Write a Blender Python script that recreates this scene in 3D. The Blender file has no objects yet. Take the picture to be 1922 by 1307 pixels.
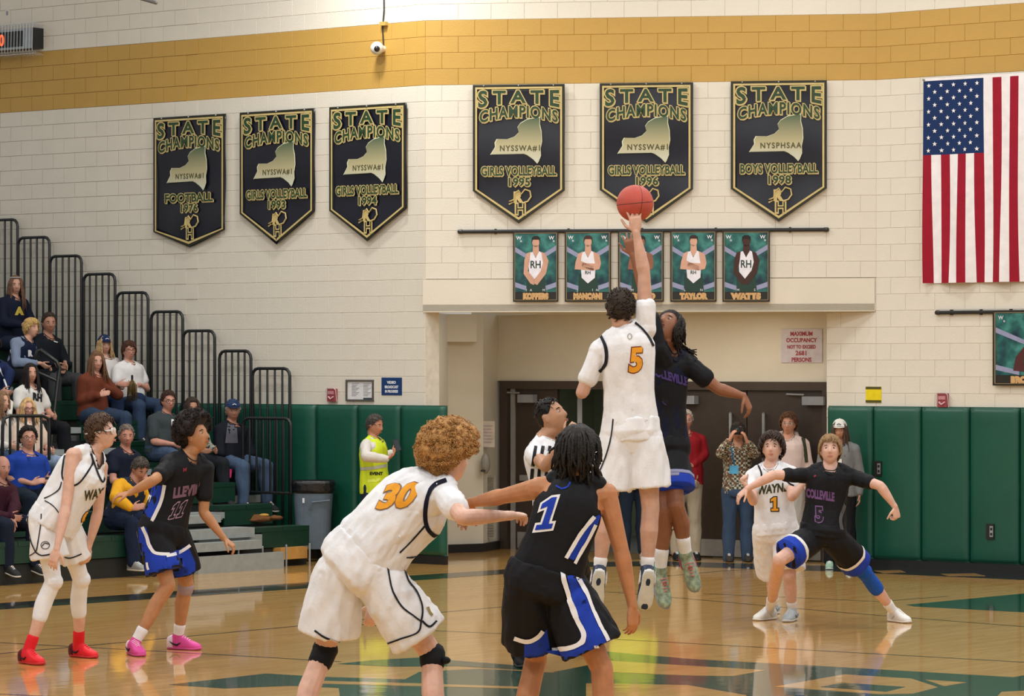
import bpy, bmesh, math, random
import numpy as np
from mathutils import Vector, Matrix, noise
from mathutils.bvhtree import BVHTree
R = math.radians
random.seed(7); np.random.seed(7)
SC = bpy.context.scene
COL = SC.collection
# ------------------------------------------------ camera, light, exposure
F = 6400.0; CX = 961.0; HZ = 685.0; CH = 2.3        # focal length in pixels, horizon row, eye height
cam = bpy.data.objects.new('camera', bpy.data.cameras.new('camera')); COL.objects.link(cam)
cam.location = (0, 0, CH); cam.rotation_euler = (R(90), 0, 0)
cam.data.sensor_width = 36; cam.data.lens = F / 1922 * 36
cam.data.shift_y = (HZ - 653.5) / 1922
cam.data.clip_end = 200
SC.camera = cam
W = bpy.data.worlds.new('hall_ambience'); SC.world = W; W.use_nodes = True
W.node_tree.nodes['Background'].inputs[0].default_value = (1.0, .965, .92, 1)
W.node_tree.nodes['Background'].inputs[1].default_value = .50
SC.view_settings.view_transform = 'Standard'; SC.view_settings.look = 'None'
SC.view_settings.exposure = -0.17; SC.view_settings.gamma = 1.0; SC.view_settings.use_curve_mapping = False
def area(x, y, z, w, e, colr=(1, .975, .935), rx=0, rz=0):
    l = bpy.data.lights.new('ceiling_or_fill_light', 'AREA'); l.shape = 'RECTANGLE'; l.size = w; l.size_y = w * .6; l.energy = e; l.color = colr
    o = bpy.data.objects.new('ceiling_or_fill_light', l); COL.objects.link(o); o.location = (x, y, z); o.rotation_euler = (R(rx), 0, R(rz))
    return o
for x in (-9, -3, 3, 9):
    for y in (8, 15, 22, 29, 35.5):
        area(x, y, 9.2, 1.0, 235 if y < 35 else {-9: 45, -3: 230, 3: 165, 9: 190}[x])
area(-1.9, 38.5, 7.9, .5, 130)
# ------------------------------------------------ coordinates
def P(px, py, Y): return Vector(((px - CX) / F * Y, Y, CH - (py - HZ) / F * Y))
def GY(py, z=0.0): return (CH - z) * F / (py - HZ)
def G(px, py, z=0.0): return P(px, py, GY(py, z))
U = Vector((.788, -.616, 0)).normalized(); V = Vector((-U.y, U.x, 0))     # along the end wall, and away from the camera along the court
def hit(px, py, O, n):
    d = P(px, py, 1.0) - Vector((0, 0, CH)); c = Vector((0, 0, CH))
    t = (O - c).dot(n) / d.dot(n); return c + d * t
# ------------------------------------------------ materials
def lin(h):
    if not isinstance(h, str): return tuple(h)
    h = h.lstrip('#'); v = [int(h[i:i + 2], 16) / 255 for i in (0, 2, 4)]
    return tuple(c / 12.92 if c <= .04045 else ((c + .055) / 1.055) ** 2.4 for c in v)
MATS = {}
def M(h, rough=.7, kind='', metal=0.0, amt=.08, scale=12.0, bump=.15, bs=60.0):
    key = (h, rough, kind, metal)
    if key in MATS: return MATS[key]
    m = bpy.data.materials.new('%s_%s' % (kind or 'surface', str(h).strip('#'))); m.use_nodes = True
    nt = m.node_tree; b = nt.nodes['Principled BSDF']; c = lin(h)
    b.inputs['Roughness'].default_value = rough; b.inputs['Metallic'].default_value = metal
    tc = nt.nodes.new('ShaderNodeTexCoord'); nz = nt.nodes.new('ShaderNodeTexNoise'); nz.inputs['Scale'].default_value = scale; nz.inputs['Detail'].default_value = 4
    nt.links.new(tc.outputs['Object'], nz.inputs['Vector'])
    cr = nt.nodes.new('ShaderNodeValToRGB'); cr.color_ramp.elements[0].position = .3; cr.color_ramp.elements[1].position = .7
    cr.color_ramp.elements[0].color = (*[x * (1 - amt) for x in c], 1); cr.color_ramp.elements[1].color = (*[min(1, x * (1 + amt)) for x in c], 1)
    nt.links.new(nz.outputs['Fac'], cr.inputs['Fac']); nt.links.new(cr.outputs['Color'], b.inputs['Base Color'])
    n2 = nt.nodes.new('ShaderNodeTexNoise'); n2.inputs['Scale'].default_value = bs; n2.inputs['Detail'].default_value = 3
    nt.links.new(tc.outputs['Object'], n2.inputs['Vector'])
    bp = nt.nodes.new('ShaderNodeBump'); bp.inputs['Strength'].default_value = bump; bp.inputs['Distance'].default_value = .01
    nt.links.new(n2.outputs['Fac'], bp.inputs['Height']); nt.links.new(bp.outputs['Normal'], b.inputs['Normal'])
    if kind == 'skin':
        b.inputs['Subsurface Weight'].default_value = 0.0; b.inputs['Specular IOR Level'].default_value = .35
        bp.inputs['Strength'].default_value = .05
    if kind == 'fabric': b.inputs['Specular IOR Level'].default_value = .2
    if kind == 'hair':
        bp.inputs['Strength'].default_value = .6; n2.inputs['Scale'].default_value = 120; b.inputs['Specular IOR Level'].default_value = .3
    MATS[key] = m; return m
def fab(h, rough=.8): return M(h, rough, 'fabric', scale=9, amt=.06)
def skin(h): return M(h, .5, 'skin', scale=18, amt=.10)
def hairm(h): return M(h, .6, 'hair', scale=40, amt=.35)
def glow(h, e):
    m = bpy.data.materials.new('lit_digits'); m.use_nodes = True; b = m.node_tree.nodes['Principled BSDF']
    b.inputs['Base Color'].default_value = (*lin(h), 1); b.inputs['Emission Color'].default_value = (*lin(h), 1); b.inputs['Emission Strength'].default_value = e; return m
def checks(name, c1, c2, c3, s):
    m = bpy.data.materials.new(name); m.use_nodes = True; nt = m.node_tree; b = nt.nodes['Principled BSDF']; b.inputs['Roughness'].default_value = .85
    tc = nt.nodes.new('ShaderNodeTexCoord'); ck = nt.nodes.new('ShaderNodeTexChecker'); ck.inputs['Scale'].default_value = s
    ck.inputs[1].default_value = (*lin(c1), 1); ck.inputs[2].default_value = (*lin(c2), 1)
    nt.links.new(tc.outputs['Object'], ck.inputs['Vector'])
    nz = nt.nodes.new('ShaderNodeTexNoise'); nz.inputs['Scale'].default_value = s * .7; nt.links.new(tc.outputs['Object'], nz.inputs['Vector'])
    r = nt.nodes.new('ShaderNodeValToRGB'); r.color_ramp.elements[0].position = .5; r.color_ramp.elements[1].position = .56
    nt.links.new(nz.outputs['Fac'], r.inputs['Fac'])
    mx = nt.nodes.new('ShaderNodeMix'); mx.data_type = 'RGBA'; nt.links.new(r.outputs['Color'], mx.inputs[0]); nt.links.new(ck.outputs['Color'], mx.inputs[6]); mx.inputs[7].default_value = (*lin(c3), 1)
    nt.links.new(mx.outputs[2], b.inputs['Base Color']); return m
def floor_wood():
    m = bpy.data.materials.new('maple_strip_floor'); m.use_nodes = True; nt = m.node_tree; b = nt.nodes['Principled BSDF']; N = nt.nodes.new; L = nt.links.new
    tc = N('ShaderNodeTexCoord'); mp = N('ShaderNodeMapping'); mp.inputs['Rotation'].default_value = (0, 0, -math.atan2(V.y, V.x))
    L(tc.outputs['Object'], mp.inputs['Vector'])
    br = N('ShaderNodeTexBrick'); br.inputs['Scale'].default_value = 1; br.inputs['Brick Width'].default_value = 1.1; br.inputs['Row Height'].default_value = .057
    br.inputs['Mortar Size'].default_value = .0012; br.inputs['Mortar Smooth'].default_value = .3; br.offset = .37
    br.inputs['Color1'].default_value = (*lin('#deb066'), 1); br.inputs['Color2'].default_value = (*lin('#cf9e54'), 1); br.inputs['Mortar'].default_value = (*lin('#a47c44'), 1)
    L(mp.outputs['Vector'], br.inputs['Vector'])
    m2 = N('ShaderNodeMapping'); m2.inputs['Scale'].default_value = (1.2, 14, 1); L(mp.outputs['Vector'], m2.inputs['Vector'])
    nz = N('ShaderNodeTexNoise'); nz.inputs['Scale'].default_value = 2.2; nz.inputs['Detail'].default_value = 6; L(m2.outputs['Vector'], nz.inputs['Vector'])
    rp = N('ShaderNodeValToRGB'); rp.color_ramp.elements[0].position = .3; rp.color_ramp.elements[1].position = .75
    rp.color_ramp.elements[0].color = (.80, .76, .70, 1); rp.color_ramp.elements[1].color = (1.05, 1.05, 1.05, 1); L(nz.outputs['Fac'], rp.inputs['Fac'])
    mx = N('ShaderNodeMix'); mx.data_type = 'RGBA'; mx.blend_type = 'MULTIPLY'; mx.inputs[0].default_value = 1; L(br.outputs['Color'], mx.inputs[6]); L(rp.outputs['Color'], mx.inputs[7])
    L(mx.outputs[2], b.inputs['Base Color'])
    gloss(nt, b, tc); return m
def gloss(nt, b, tc):
    b.inputs['Roughness'].default_value = .32; b.inputs['Coat Weight'].default_value = .9; b.inputs['Coat Roughness'].default_value = .05; b.inputs['Coat IOR'].default_value = 1.5
    b.inputs['Specular IOR Level'].default_value = .2
    n = nt.nodes.new('ShaderNodeTexNoise'); n.inputs['Scale'].default_value = 5; n.inputs['Detail'].default_value = 2; nt.links.new(tc.outputs['Object'], n.inputs['Vector'])
    bp = nt.nodes.new('ShaderNodeBump'); bp.inputs['Strength'].default_value = .05; bp.inputs['Distance'].default_value = .012
    nt.links.new(n.outputs['Fac'], bp.inputs['Height']); nt.links.new(bp.outputs['Normal'], b.inputs['Coat Normal'])
def floor_paint(h):
    m = bpy.data.materials.new('court_paint'); m.use_nodes = True; nt = m.node_tree; b = nt.nodes['Principled BSDF']
    b.inputs['Base Color'].default_value = (*lin(h), 1); tc = nt.nodes.new('ShaderNodeTexCoord'); gloss(nt, b, tc); return m
# ------------------------------------------------ mesh builder
class MB:
    def __init__(s): s.v = []; s.f = []; s.m = []
    def add(s, v, f, mi=0):
        o = len(s.v); s.v += [tuple(p) for p in v]; s.f += [tuple(i + o for i in q) for q in f]; s.m += [mi] * len(f); return s
    def box(s, c, h, ax=None, mi=0):
        A = ax or (Vector((1, 0, 0)), Vector((0, 1, 0)), Vector((0, 0, 1))); c = Vector(c)
        v = [c + A[0] * (h[0] * i) + A[1] * (h[1] * j) + A[2] * (h[2] * k) for k in (-1, 1) for j in (-1, 1) for i in (-1, 1)]
        return s.add(v, [(0, 2, 3, 1), (4, 5, 7, 6), (0, 1, 5, 4), (2, 6, 7, 3), (0, 4, 6, 2), (1, 3, 7, 5)], mi)
    def loft(s, secs, n=16, e=1.0, mi=0):
        v = []; f = []
        for c, a, b in secs:
            for k in range(n):
                t = 2 * math.pi * k / n; ct, st = math.cos(t), math.sin(t)
                if e != 1.0: ct = math.copysign(abs(ct) ** e, ct); st = math.copysign(abs(st) ** e, st)
                v.append(c + a * ct + b * st)
        for i in range(len(secs) - 1):
            for k in range(n):
                k2 = (k + 1) % n; f.append((i * n + k, i * n + k2, (i + 1) * n + k2, (i + 1) * n + k))
        a = len(v); v.append(secs[0][0]); v.append(secs[-1][0]); q = (len(secs) - 1) * n
        for k in range(n):
            k2 = (k + 1) % n; f.append((a, k2, k)); f.append((a + 1, q + k, q + k2))
        return s.add(v, f, mi)
    def tube(s, pts, rad, n=12, mi=0, cap=True, flat=1.0, up=None):
        pts = [Vector(p) for p in pts]
        if not hasattr(rad, '__len__'): rad = [rad] * len(pts)
        rad = list(rad)
        if cap:
            d0 = (pts[0] - pts[1]).normalized(); d1 = (pts[-1] - pts[-2]).normalized()
            pts = [pts[0] + d0 * rad[0] * .75, pts[0] + d0 * rad[0] * .4] + pts + [pts[-1] + d1 * rad[-1] * .4, pts[-1] + d1 * rad[-1] * .75]
            rad = [rad[0] * .5, rad[0] * .88] + rad + [rad[-1] * .88, rad[-1] * .5]
        secs = []; t0 = None; a = None
        for i, p in enumerate(pts):
            t = (pts[min(i + 1, len(pts) - 1)] - pts[max(i - 1, 0)]).normalized()
            if a is None:
                r = up or (Vector((0, 0, 1)) if abs(t.z) < .9 else Vector((0, 1, 0))); a = (r - t * r.dot(t)).normalized()
            else: a = (a - t * a.dot(t)).normalized()
            b = t.cross(a); secs.append((p, a * rad[i] * flat, b * rad[i]))
        return s.loft(secs, n, mi=mi)
    def ball(s, c, r, n=12, mi=0, ax=None):
        if not hasattr(r, '__len__'): r = (r, r, r)
        A = ax or (Vector((1, 0, 0)), Vector((0, 1, 0)), Vector((0, 0, 1))); c = Vector(c); k = max(5, n // 2 + 1)
        return s.loft([(c + A[2] * (-r[2] * math.cos(math.pi * i / k)), A[0] * (r[0] * max(.02, math.sin(math.pi * i / k))), A[1] * (r[1] * max(.02, math.sin(math.pi * i / k)))) for i in range(k + 1)], n, mi=mi)
    def poly(s, pts, d, mi=0):
        """prism: planar polygon pts (Vectors) extruded by vector d"""
        n = len(pts); v = list(pts) + [p + d for p in pts]
        f = [tuple(range(n)), tuple(reversed(range(n, 2 * n)))] + [(i, i + n, (i + 1) % n + n, (i + 1) % n) for i in range(n)]
        return s.add(v, f, mi)
    def mesh(s, name, mats=None, smooth=False):
        me = bpy.data.meshes.new(name); me.from_pydata([tuple(p) for p in s.v], [], s.f)
        if mats:
            for m in (mats if isinstance(mats, (list, tuple)) else [mats]): me.materials.append(m)
            if len(me.polygons) == len(s.m): me.polygons.foreach_set('material_index', s.m)
        if smooth: me.polygons.foreach_set('use_smooth', [True] * len(me.polygons))
        me.update(); return me
    def build(s, name, mats, parent=None, smooth=False, origin=None, loc=None, fixn=False):
        me = s.mesh(name, mats, smooth)
        if fixn or not smooth:
            b = bmesh.new(); b.from_mesh(me); bmesh.ops.recalc_face_normals(b, faces=b.faces); b.to_mesh(me); b.free()
        return link(name, me, parent, origin)
def link(name, me, parent=None, origin=None):
    """mesh in world coordinates; when parented it is moved into the parent's frame"""
    o = bpy.data.objects.new(name, me); COL.objects.link(o)
    if parent is not None:
        top = parent; Mx = wm(parent); me.transform(Mx.inverted()); o.parent = parent
    elif origin is not None:
        me.transform(Matrix.Translation(-Vector(origin))); o.location = origin
    return o
def wm(o):
    m = o.matrix_basis.copy() if False else Matrix.LocRotScale(o.location, o.rotation_euler, o.scale)
    return (wm(o.parent) @ m) if o.parent else m
def tag(o, label=None, cat=None, group=None, kind=None):
    if label: o['label'] = label
    if cat: o['category'] = cat
    if group: o['group'] = group
    if kind: o['kind'] = kind
    return o
def empty(name, loc, label=None, cat=None, group=None, kind=None, rz=0):
    o = bpy.data.objects.new(name, None); COL.objects.link(o); o.location = loc; o.rotation_euler = (0, 0, rz); o.empty_display_size = .1
    return tag(o, label, cat, group, kind)
def text2d(s, size=1.0, off=0.0, sx=1.0, spacing=1.0, shear=0.0):
    """flat text -> (verts[(x,y)], faces), centred on x, baseline 0"""
    c = bpy.data.curves.new('t', 'FONT'); c.body = s; c.size = size; c.offset = off; c.align_x = 'CENTER'; c.resolution_u = 3; c.space_character = spacing; c.shear = shear
    o = bpy.data.objects.new('t', c); TMP.collection.objects.link(o); dg = depsg()
    me = bpy.data.meshes.new_from_object(o.evaluated_get(dg)); v = [(p.co.x * sx, p.co.y) for p in me.vertices]; f = [tuple(p.vertices) for p in me.polygons]
    bpy.data.objects.remove(o); bpy.data.curves.remove(c); bpy.data.meshes.remove(me); return v, f
TMP = bpy.data.scenes.new('workbench')
def depsg():
    with bpy.context.temp_override(scene=TMP, view_layer=TMP.view_layers[0]):
        return bpy.context.evaluated_depsgraph_get()
def remesh(mb, vox, smooth=3, ratio=.4, name='body', disp=None):
    me = mb.mesh(name); o = bpy.data.objects.new(name, me); TMP.collection.objects.link(o)
    m = o.modifiers.new('r', 'REMESH'); m.mode = 'VOXEL'; m.voxel_size = vox; m.use_smooth_shade = True
    if smooth:
        m = o.modifiers.new('s', 'SMOOTH'); m.factor = .5; m.iterations = smooth
    if ratio < 1:
        m = o.modifiers.new('d', 'DECIMATE'); m.ratio = ratio
    dg = depsg()
    r = bpy.data.meshes.new_from_object(o.evaluated_get(dg)); r.name = name
    bpy.data.objects.remove(o); bpy.data.meshes.remove(me)
    r.polygons.foreach_set('use_smooth', [True] * len(r.polygons)); r.update(); return r
# ------------------------------------------------ materials of the hall
CREAM = M('#dad5c8', .55, 'painted_block', scale=3, amt=.03, bump=.25, bs=90); GOLD = M('#bb9548', .5, 'painted_block', scale=3, amt=.04, bump=.25, bs=90)
MORT = M('#dad5c8', .7, 'mortar'); MORTG = M('#bb9548', .7, 'mortar'); PAD = M('#0a4d3c', .42, 'vinyl', scale=2, amt=.07, bump=.2, bs=14)
BLK = M('#17181a', .5, 'paint'); BRN = M('#3a302a', .5, 'door_paint'); STEEL = M('#a9adb0', .4, 'steel', .6); PLASTER = M('#dad4c4', .6, 'plaster', scale=2, amt=.03)
WOOD = floor_wood(); PGREEN = floor_paint('#0e4434'); PBLK = floor_paint('#16201d')
def struct(mb, name, mats, parent=None, **k):
    o = mb.build(name, mats, parent, **k)
    if parent is None: o['kind'] = 'structure'
    return o
Z = Vector((0, 0, 1))
# ------------------------------------------------ floor and its markings
f = MB(); f.add([(-16, 1, 0), (14, 1, 0), (14, 52, 0), (-16, 52, 0), (-16, 1, -.1), (14, 1, -.1), (14, 52, -.1), (-16, 52, -.1)], [(0, 1, 2, 3), (7, 6, 5, 4), (0, 4, 5, 1), (1, 5, 6, 2), (2, 6, 7, 3), (3, 7, 4, 0)])
floor = struct(f, 'floor', WOOD)
def fpoly(pts, mat, name, h=.0015):
    m = MB(); q = [G(x, y) for x, y in pts]; m.poly([p + Z * h for p in q], Z * -.001); m.build(name, mat, floor)
def fline(pts, w, mat, name, h=.002):
    q = [G(x, y) for x, y in pts]; m = MB(); v = []; fc = []
    for i, p in enumerate(q):
        t = (q[min(i + 1, len(q) - 1)] - q[max(0, i - 1)]); t.z = 0; t.normalize(); s = Vector((-t.y, t.x, 0)) * w / 2
        v += [p + s + Z * h, p - s + Z * h]
    for i in range(len(q) - 1): fc.append((2 * i, 2 * i + 1, 2 * i + 3, 2 * i + 2))
    m.add(v, fc).build(name, mat, floor)
fpoly([(-60, 1137), (300, 1112.5), (595, 1092.5), (1000, 1066), (1000, 1074), (595, 1103.5), (300, 1124), (-60, 1149)], PBLK, 'sideline')
fpoly([(1000, 1057), (1240, 1054), (1560, 1063), (1960, 1080), (1960, 1091), (1560, 1073), (1240, 1063), (1000, 1066)], PBLK, 'baseline')
for q in ([(1640, 1072), (1690, 1071), (1700, 1075), (1660, 1077)], [(1765, 1078), (1830, 1077), (1850, 1082), (1780, 1082)]): fpoly(q, WOOD, 'baseline_lettering', .003)
for q in ([(-40, 1231.5), (300, 1200), (590, 1173), (760, 1156), (1000, 1135)], [(-40, 1205), (200, 1218), (400, 1229), (640, 1243)], [(640, 1170), (825, 1185), (960, 1191), (1146, 1200), (1500, 1220), (1960, 1246)],
          [(1080, 1106), (1261, 1122), (1600, 1152), (1960, 1180)], [(1320, 1115), (1480, 1122), (1650, 1130), (1780, 1120)], [(1240, 1083), (1350, 1073), (1460, 1066)], [(-20, 1303), (80, 1307), (160, 1312)]):
    fline(q, .035, PBLK, 'thin_line')
fpoly([(1700, 1136), (1960, 1111), (1960, 1152), (1717, 1139)], PGREEN, 'green_wedge')
fpoly([(317, 1286), (499, 1265), (600, 1271), (760, 1276), (787, 1262), (900, 1256), (1010, 1262), (1160, 1270), (1160, 1330), (640, 1330), (636, 1292), (546, 1288), (422, 1293)], PGREEN, 'green_emblem')
fpoly([(632, 1247), (700, 1240), (787, 1235), (860, 1241), (1010, 1253), (1010, 1260), (860, 1251), (740, 1252)], PGREEN, 'green_emblem_feather')
fpoly([(980, 1208), (1151, 1225), (1300, 1238), (1575, 1253), (1902, 1272), (1960, 1262), (1960, 1340), (1000, 1340), (1000, 1300), (1040, 1262), (1151, 1240)], PGREEN, 'green_emblem_shield', .0017)
for q in ([(1120, 1240), (1300, 1251), (1437, 1259), (1376, 1270), (1300, 1269), (1120, 1262)], [(1454, 1290), (1585, 1267), (1711, 1275), (1760, 1291), (1714, 1303), (1650, 1304)], [(1737, 1277), (1814, 1282), (1772, 1289)],
          [(1100, 1284), (1290, 1287), (1400, 1306), (1420, 1330), (1100, 1330)], [(600, 1279), (787, 1284), (1000, 1291), (1000, 1294), (787, 1289), (600, 1284)], [(1880, 1300), (1960, 1296), (1960, 1330), (1850, 1330)]):
    fpoly(q, WOOD, 'bare_wood_cutout', .003)
fpoly([(1540, 1291), (1582, 1283), (1700, 1291), (1664, 1300)], PGREEN, 'green_emblem_letter_core', .0045)
# ------------------------------------------------ walls
CO = .187; BW = .385; ZG = 5.53
WL0 = Vector((-1.0, 39.4, 0)); WR0 = Vector((4.13, 38.65, 0))
def bevelbox(w, h, d, name, mat, bv=.005):
    v = []; b = MB()
    x, z = w / 2, h / 2
    b.add([(-x, 0, -z), (x, 0, -z), (x, 0, z), (-x, 0, z), (-x, -d + bv, -z), (x, -d + bv, -z), (x, -d + bv, z), (-x, -d + bv, z), (-x + bv, -d, -z + bv), (x - bv, -d, -z + bv), (x - bv, -d, z - bv), (-x + bv, -d, z - bv)],
          [(8, 9, 10, 11), (4, 5, 9, 8), (5, 6, 10, 9), (6, 7, 11, 10), (7, 4, 8, 11), (0, 1, 5, 4), (1, 2, 6, 5), (2, 3, 7, 6), (3, 0, 4, 7)])
    return b.mesh(name, mat)
BLKM = [bevelbox(BW - .003, CO - .003, .006, 'block', CREAM, .003), bevelbox(BW - .003, CO - .003, .006, 'block', GOLD, .003)]
def block_wall(name, A, B, z0, z1, keep=None, th=.25):
    A = Vector(A); B = Vector(B); d = (B - A); Ln = d.length; d.normalize(); n = Vector((d.y, -d.x, 0))
    if n.y > 0: n = -n
    rz = math.atan2(d.y, d.x)
    root = empty(name, A, kind='structure', rz=rz)
    for (za, zb, mt) in ((z0, ZG, MORT), (ZG, ZG + 4 * CO, MORTG), (ZG + 4 * CO, z1, MORT)):
        if zb > za: MB().poly([A + Z * za, B + Z * za, B + Z * zb, A + Z * zb], -n * th).build('mortar_backing', mt, root)
    items = []
    k0 = math.floor((z0 - ZG) / CO)
    for k in range(k0, int((z1 - ZG) / CO) + 1):
        za = max(z0, ZG + k * CO); zb = min(z1, ZG + (k + 1) * CO)
        if zb - za < .04: continue
        x = -(BW / 2 if k % 2 else 0)
        while x < Ln:
            xa = max(0, x); xb = min(Ln, x + BW); x += BW
            if xb - xa < .05: continue
            c = A + d * (xa + xb) / 2; zc = (za + zb) / 2
            pxc = CX + c.x / c.y * F; pyc = HZ - (zc - CH) / c.y * F
            vis = -40 < pxc < 1960 and -30 < pyc < 1060
            items.append((0 if vis else 1, c.y, xa, xb, za, zb, 1 if 0 <= k < 4 else 0))
    items.sort(key=lambda t: (t[0], t[1]))
    for t in items[:300]:
        o = bpy.data.objects.new('block', BLKM[t[6]]); COL.objects.link(o); o.parent = root
        o.location = ((t[2] + t[3]) / 2, 0, (t[4] + t[5]) / 2); o.scale = ((t[3] - t[2]) / BW, 1, (t[5] - t[4]) / CO)
    for g in (0, 1):
        rest = [t for t in items[300:] if t[6] == g]
        if rest:
            m = MB()
            for t in rest: m.box(A + d * (t[2] + t[3]) / 2 + n * .006 + Z * (t[4] + t[5]) / 2, ((t[3] - t[2]) / 2 - .003, .006, (t[5] - t[4]) / 2 - .003), (d, n, Z))
            tag(m.build('blocks', GOLD if g else CREAM, root), kind='stuff')
    return root
block_wall('wall_left', WL0 - U * 8.4, WL0, 1.2, 7.3)
block_wall('wall_center', WL0, WR0, 3.29, 7.3)
block_wall('wall_right', WR0, WR0 + U * 4.2, 1.7, 7.3)
wleft_base = MB().poly([WL0 - U * 8.4, WL0, WL0 + V * .25, WL0 - U * 8.4 + V * .25], Z * 1.2); struct(wleft_base, 'wall_left', PLASTER)
EW = WR0 - U * .665                                    # right wing carries on under the overhang to the door frame
struct(MB().poly([WR0, WR0 + U * 4.2, WR0 + U * 4.2 + V * .25, WR0 + V * .25], Z * 1.7), 'wall_right', PLASTER)
block_wall('wall_right', EW, WR0, 1.7, 2.90)
struct(MB().poly([EW, WR0, WR0 + V * .25, EW + V * .25], Z * 1.7), 'wall_right', PLASTER)
# overhang above the doors
cA = WL0 + Vector((-.03, -.01, 0)); cB = WR0 + Vector((-.02, -.01, 0)); nC = Vector((-(cB - cA).y, (cB - cA).x, 0)).normalized()
struct(MB().poly([cA + Z * 2.907, cB + Z * 2.907, cB + Z * 3.285, cA + Z * 3.285], nC * .3), 'trim_1', PLASTER)
DW = WR0 + V * .5                                     # door wall line
DL = DW - U * 6.3
struct(MB().poly([cA + Z * 2.915, cB + Z * 2.915, DW + U * .2 + Z * 2.915, DW + U * .2 + V * .4 + Z * 2.915, DL - U * .3 + V * .4 + Z * 2.915, cA + V * 2.4 + Z * 2.915], Z * .08), 'ceiling', PLASTER)
def dpt(px, z=0.0, off=0.0):
    q = hit(px, HZ, DW - V * off, V); return Vector((q.x, q.y, z))
dl, dr = dpt(937), dpt(1553)
struct(MB().poly([dpt(925, 2.1), dr + U * .6 + Z * 2.1, dr + U * .6 + Z * 2.93, dpt(925, 2.93)], V * .2), 'wall_back', PLASTER)
struct(MB().poly([dr + Z * 0, dr + U * .6, dr + U * .6 + Z * 2.1, dr + Z * 2.1], V * .2), 'wall_back', PLASTER)
# alcove left side: return, column and column base
ra = Vector((-1.02, 39.42, 0)); rb = P(841, HZ, 41.6); rb.z = 0
struct(MB().poly([ra, rb, rb + Vector((-.15, .3, 0)), ra + Vector((-.12, .3, 0))], Z * 2.92), 'wall_alcove', CREAM)
def at(px, Y, z=0): return P(px, HZ, Y) + Z * (z - CH)
struct(MB().poly([at(838, 41.7), at(907, 42.0), at(938, 42.75), at(938, 43.2), at(830, 43.2)], Z * 2.92), 'wall_alcove', PLASTER)
struct(MB().poly([at(835, 41.5, 2.58), at(895, 41.7, 2.58), at(895, 42.4, 2.58), at(835, 42.4, 2.58)], Z * .34), 'trim_2', PLASTER)
struct(MB().poly([at(835, 41.6), at(908, 41.9), at(940, 42.6), at(940, 43.2), at(830, 43.2)], Z * .10), 'baseboard_left', BLK)
# ------------------------------------------------ doors
FRM = M('#40352e', .5, 'frame_paint')
fr = empty('door_frame', dl, 'dark brown steel frame around the bank of double doors under the overhang', 'door frame')
def dbox(pa, pb, z0, z1, off, th, name, mat, parent):
    a, b = dpt(pa, z0, off), dpt(pb, z0, off); return MB().poly([a, b, b + Z * (z1 - z0), a + Z * (z1 - z0)], V * th).build(name, mat, parent)
dbox(937, 1553, 2.0, 2.10, .04, .14, 'head', FRM, fr)
for a, b in ((937, 951), (1241, 1253), (1543, 1553)): dbox(a, b, 0, 2.0, .04, .14, 'post', FRM, fr)
def leaf(n, pa, pb, closer, handle):
    d = empty('door_%d' % n, dpt(pa), kind='structure')
    dbox(pa, pb, .01, 1.995, .0, .045, 'panel', BRN, d)
    dbox(pa + 3, pb - 3, .02, .22, .006, .006, 'kick_plate', STEEL, d)
    if closer:
        dbox(closer[0], closer[1], 1.83, 1.93, .09, .09, 'closer', M('#8e9298', .45, 'steel'), d)
        MB().tube([dpt(closer[0] + 3, 1.95, .05), dpt(closer[0] - 28, 1.955, .02)], .012, 6).build('closer_arm', STEEL, d)
    if handle:
        MB().tube([dpt(handle, 1.0, .0), dpt(handle, 1.0, .06), dpt(handle, 1.1, .07), dpt(handle, 1.72, .07), dpt(handle, 1.72, 0)], .02, 8).build('handle', STEEL, d)
    return d
leaf(3, 1253, 1401, (1262, 1303), 1371); leaf(4, 1403, 1543, (1505, 1545), 1433)
d1 = leaf(1, 968, 1046, (971, 1000), None); dbox(975, 1042, .86, .93, .06, .05, 'push_bar', STEEL, d1); dbox(958, 966, 0, 2.0, .02, .08, 'door_edge', M('#8b8987', .5, 'steel'), d1)
d2 = empty('door_2', dpt(1180), kind='structure'); e0 = dpt(1238, 0, -.15)
MB().poly([e0, e0 + V * 1.0 + U * .05, e0 + V * 1.0 + U * .05 + Z * 2, e0 + Z * 2], U * .045).build('panel', BRN, d2)
fr2 = MB().box(dpt(1088, 1.0, -.5), (.03, .03, 1.0)); fr2.build('post', STEEL, fr)
# corridor behind the open leaf
cor = [dl + V * 3.6 - U * 1.5, dr + V * 3.6]
struct(MB().poly([cor[0], cor[1], cor[1] + Z * 2.9, cor[0] + Z * 2.9], V * .1), 'wall_corridor', M('#8f9a80', .6, 'painted_block'))
struct(MB().poly([dl + V * .2 - U * 1 + Z * .003, dr + V * .2 + Z * .003, cor[1] + Z * .003, cor[0] + Z * .003], Z * .003), 'floor_corridor', M('#77787a', .3, 'vinyl_tile'))
struct(MB().poly([dl + V * .25 - U * 1 + Z * 2.3, dr + V * .25 + Z * 2.3, cor[1] + Z * 2.3, cor[0] + Z * 2.3], Z * .05), 'ceiling_corridor', M('#bdb9ae', .8, 'ceiling_board'))
for p in (dl - U * 1.3, dr + U * .5): struct(MB().poly([p + V * .25, p + V * 3.7, p + V * 3.7 + U * .1, p + V * .25 + U * .1], Z * 2.35), 'wall_corridor', M('#8f9a80', .6, 'painted_block'))
area(1.2, 43.6, 2.25, .5, 8)
for x, y in ((.2, 40.5), (1.3, 40.0), (2.3, 39.5)):                # unseen fill lamps added under the overhang in place of floor bounce
    l = area(x, y, 2.90, 1.0, 9, (1, .93, .80))
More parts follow.
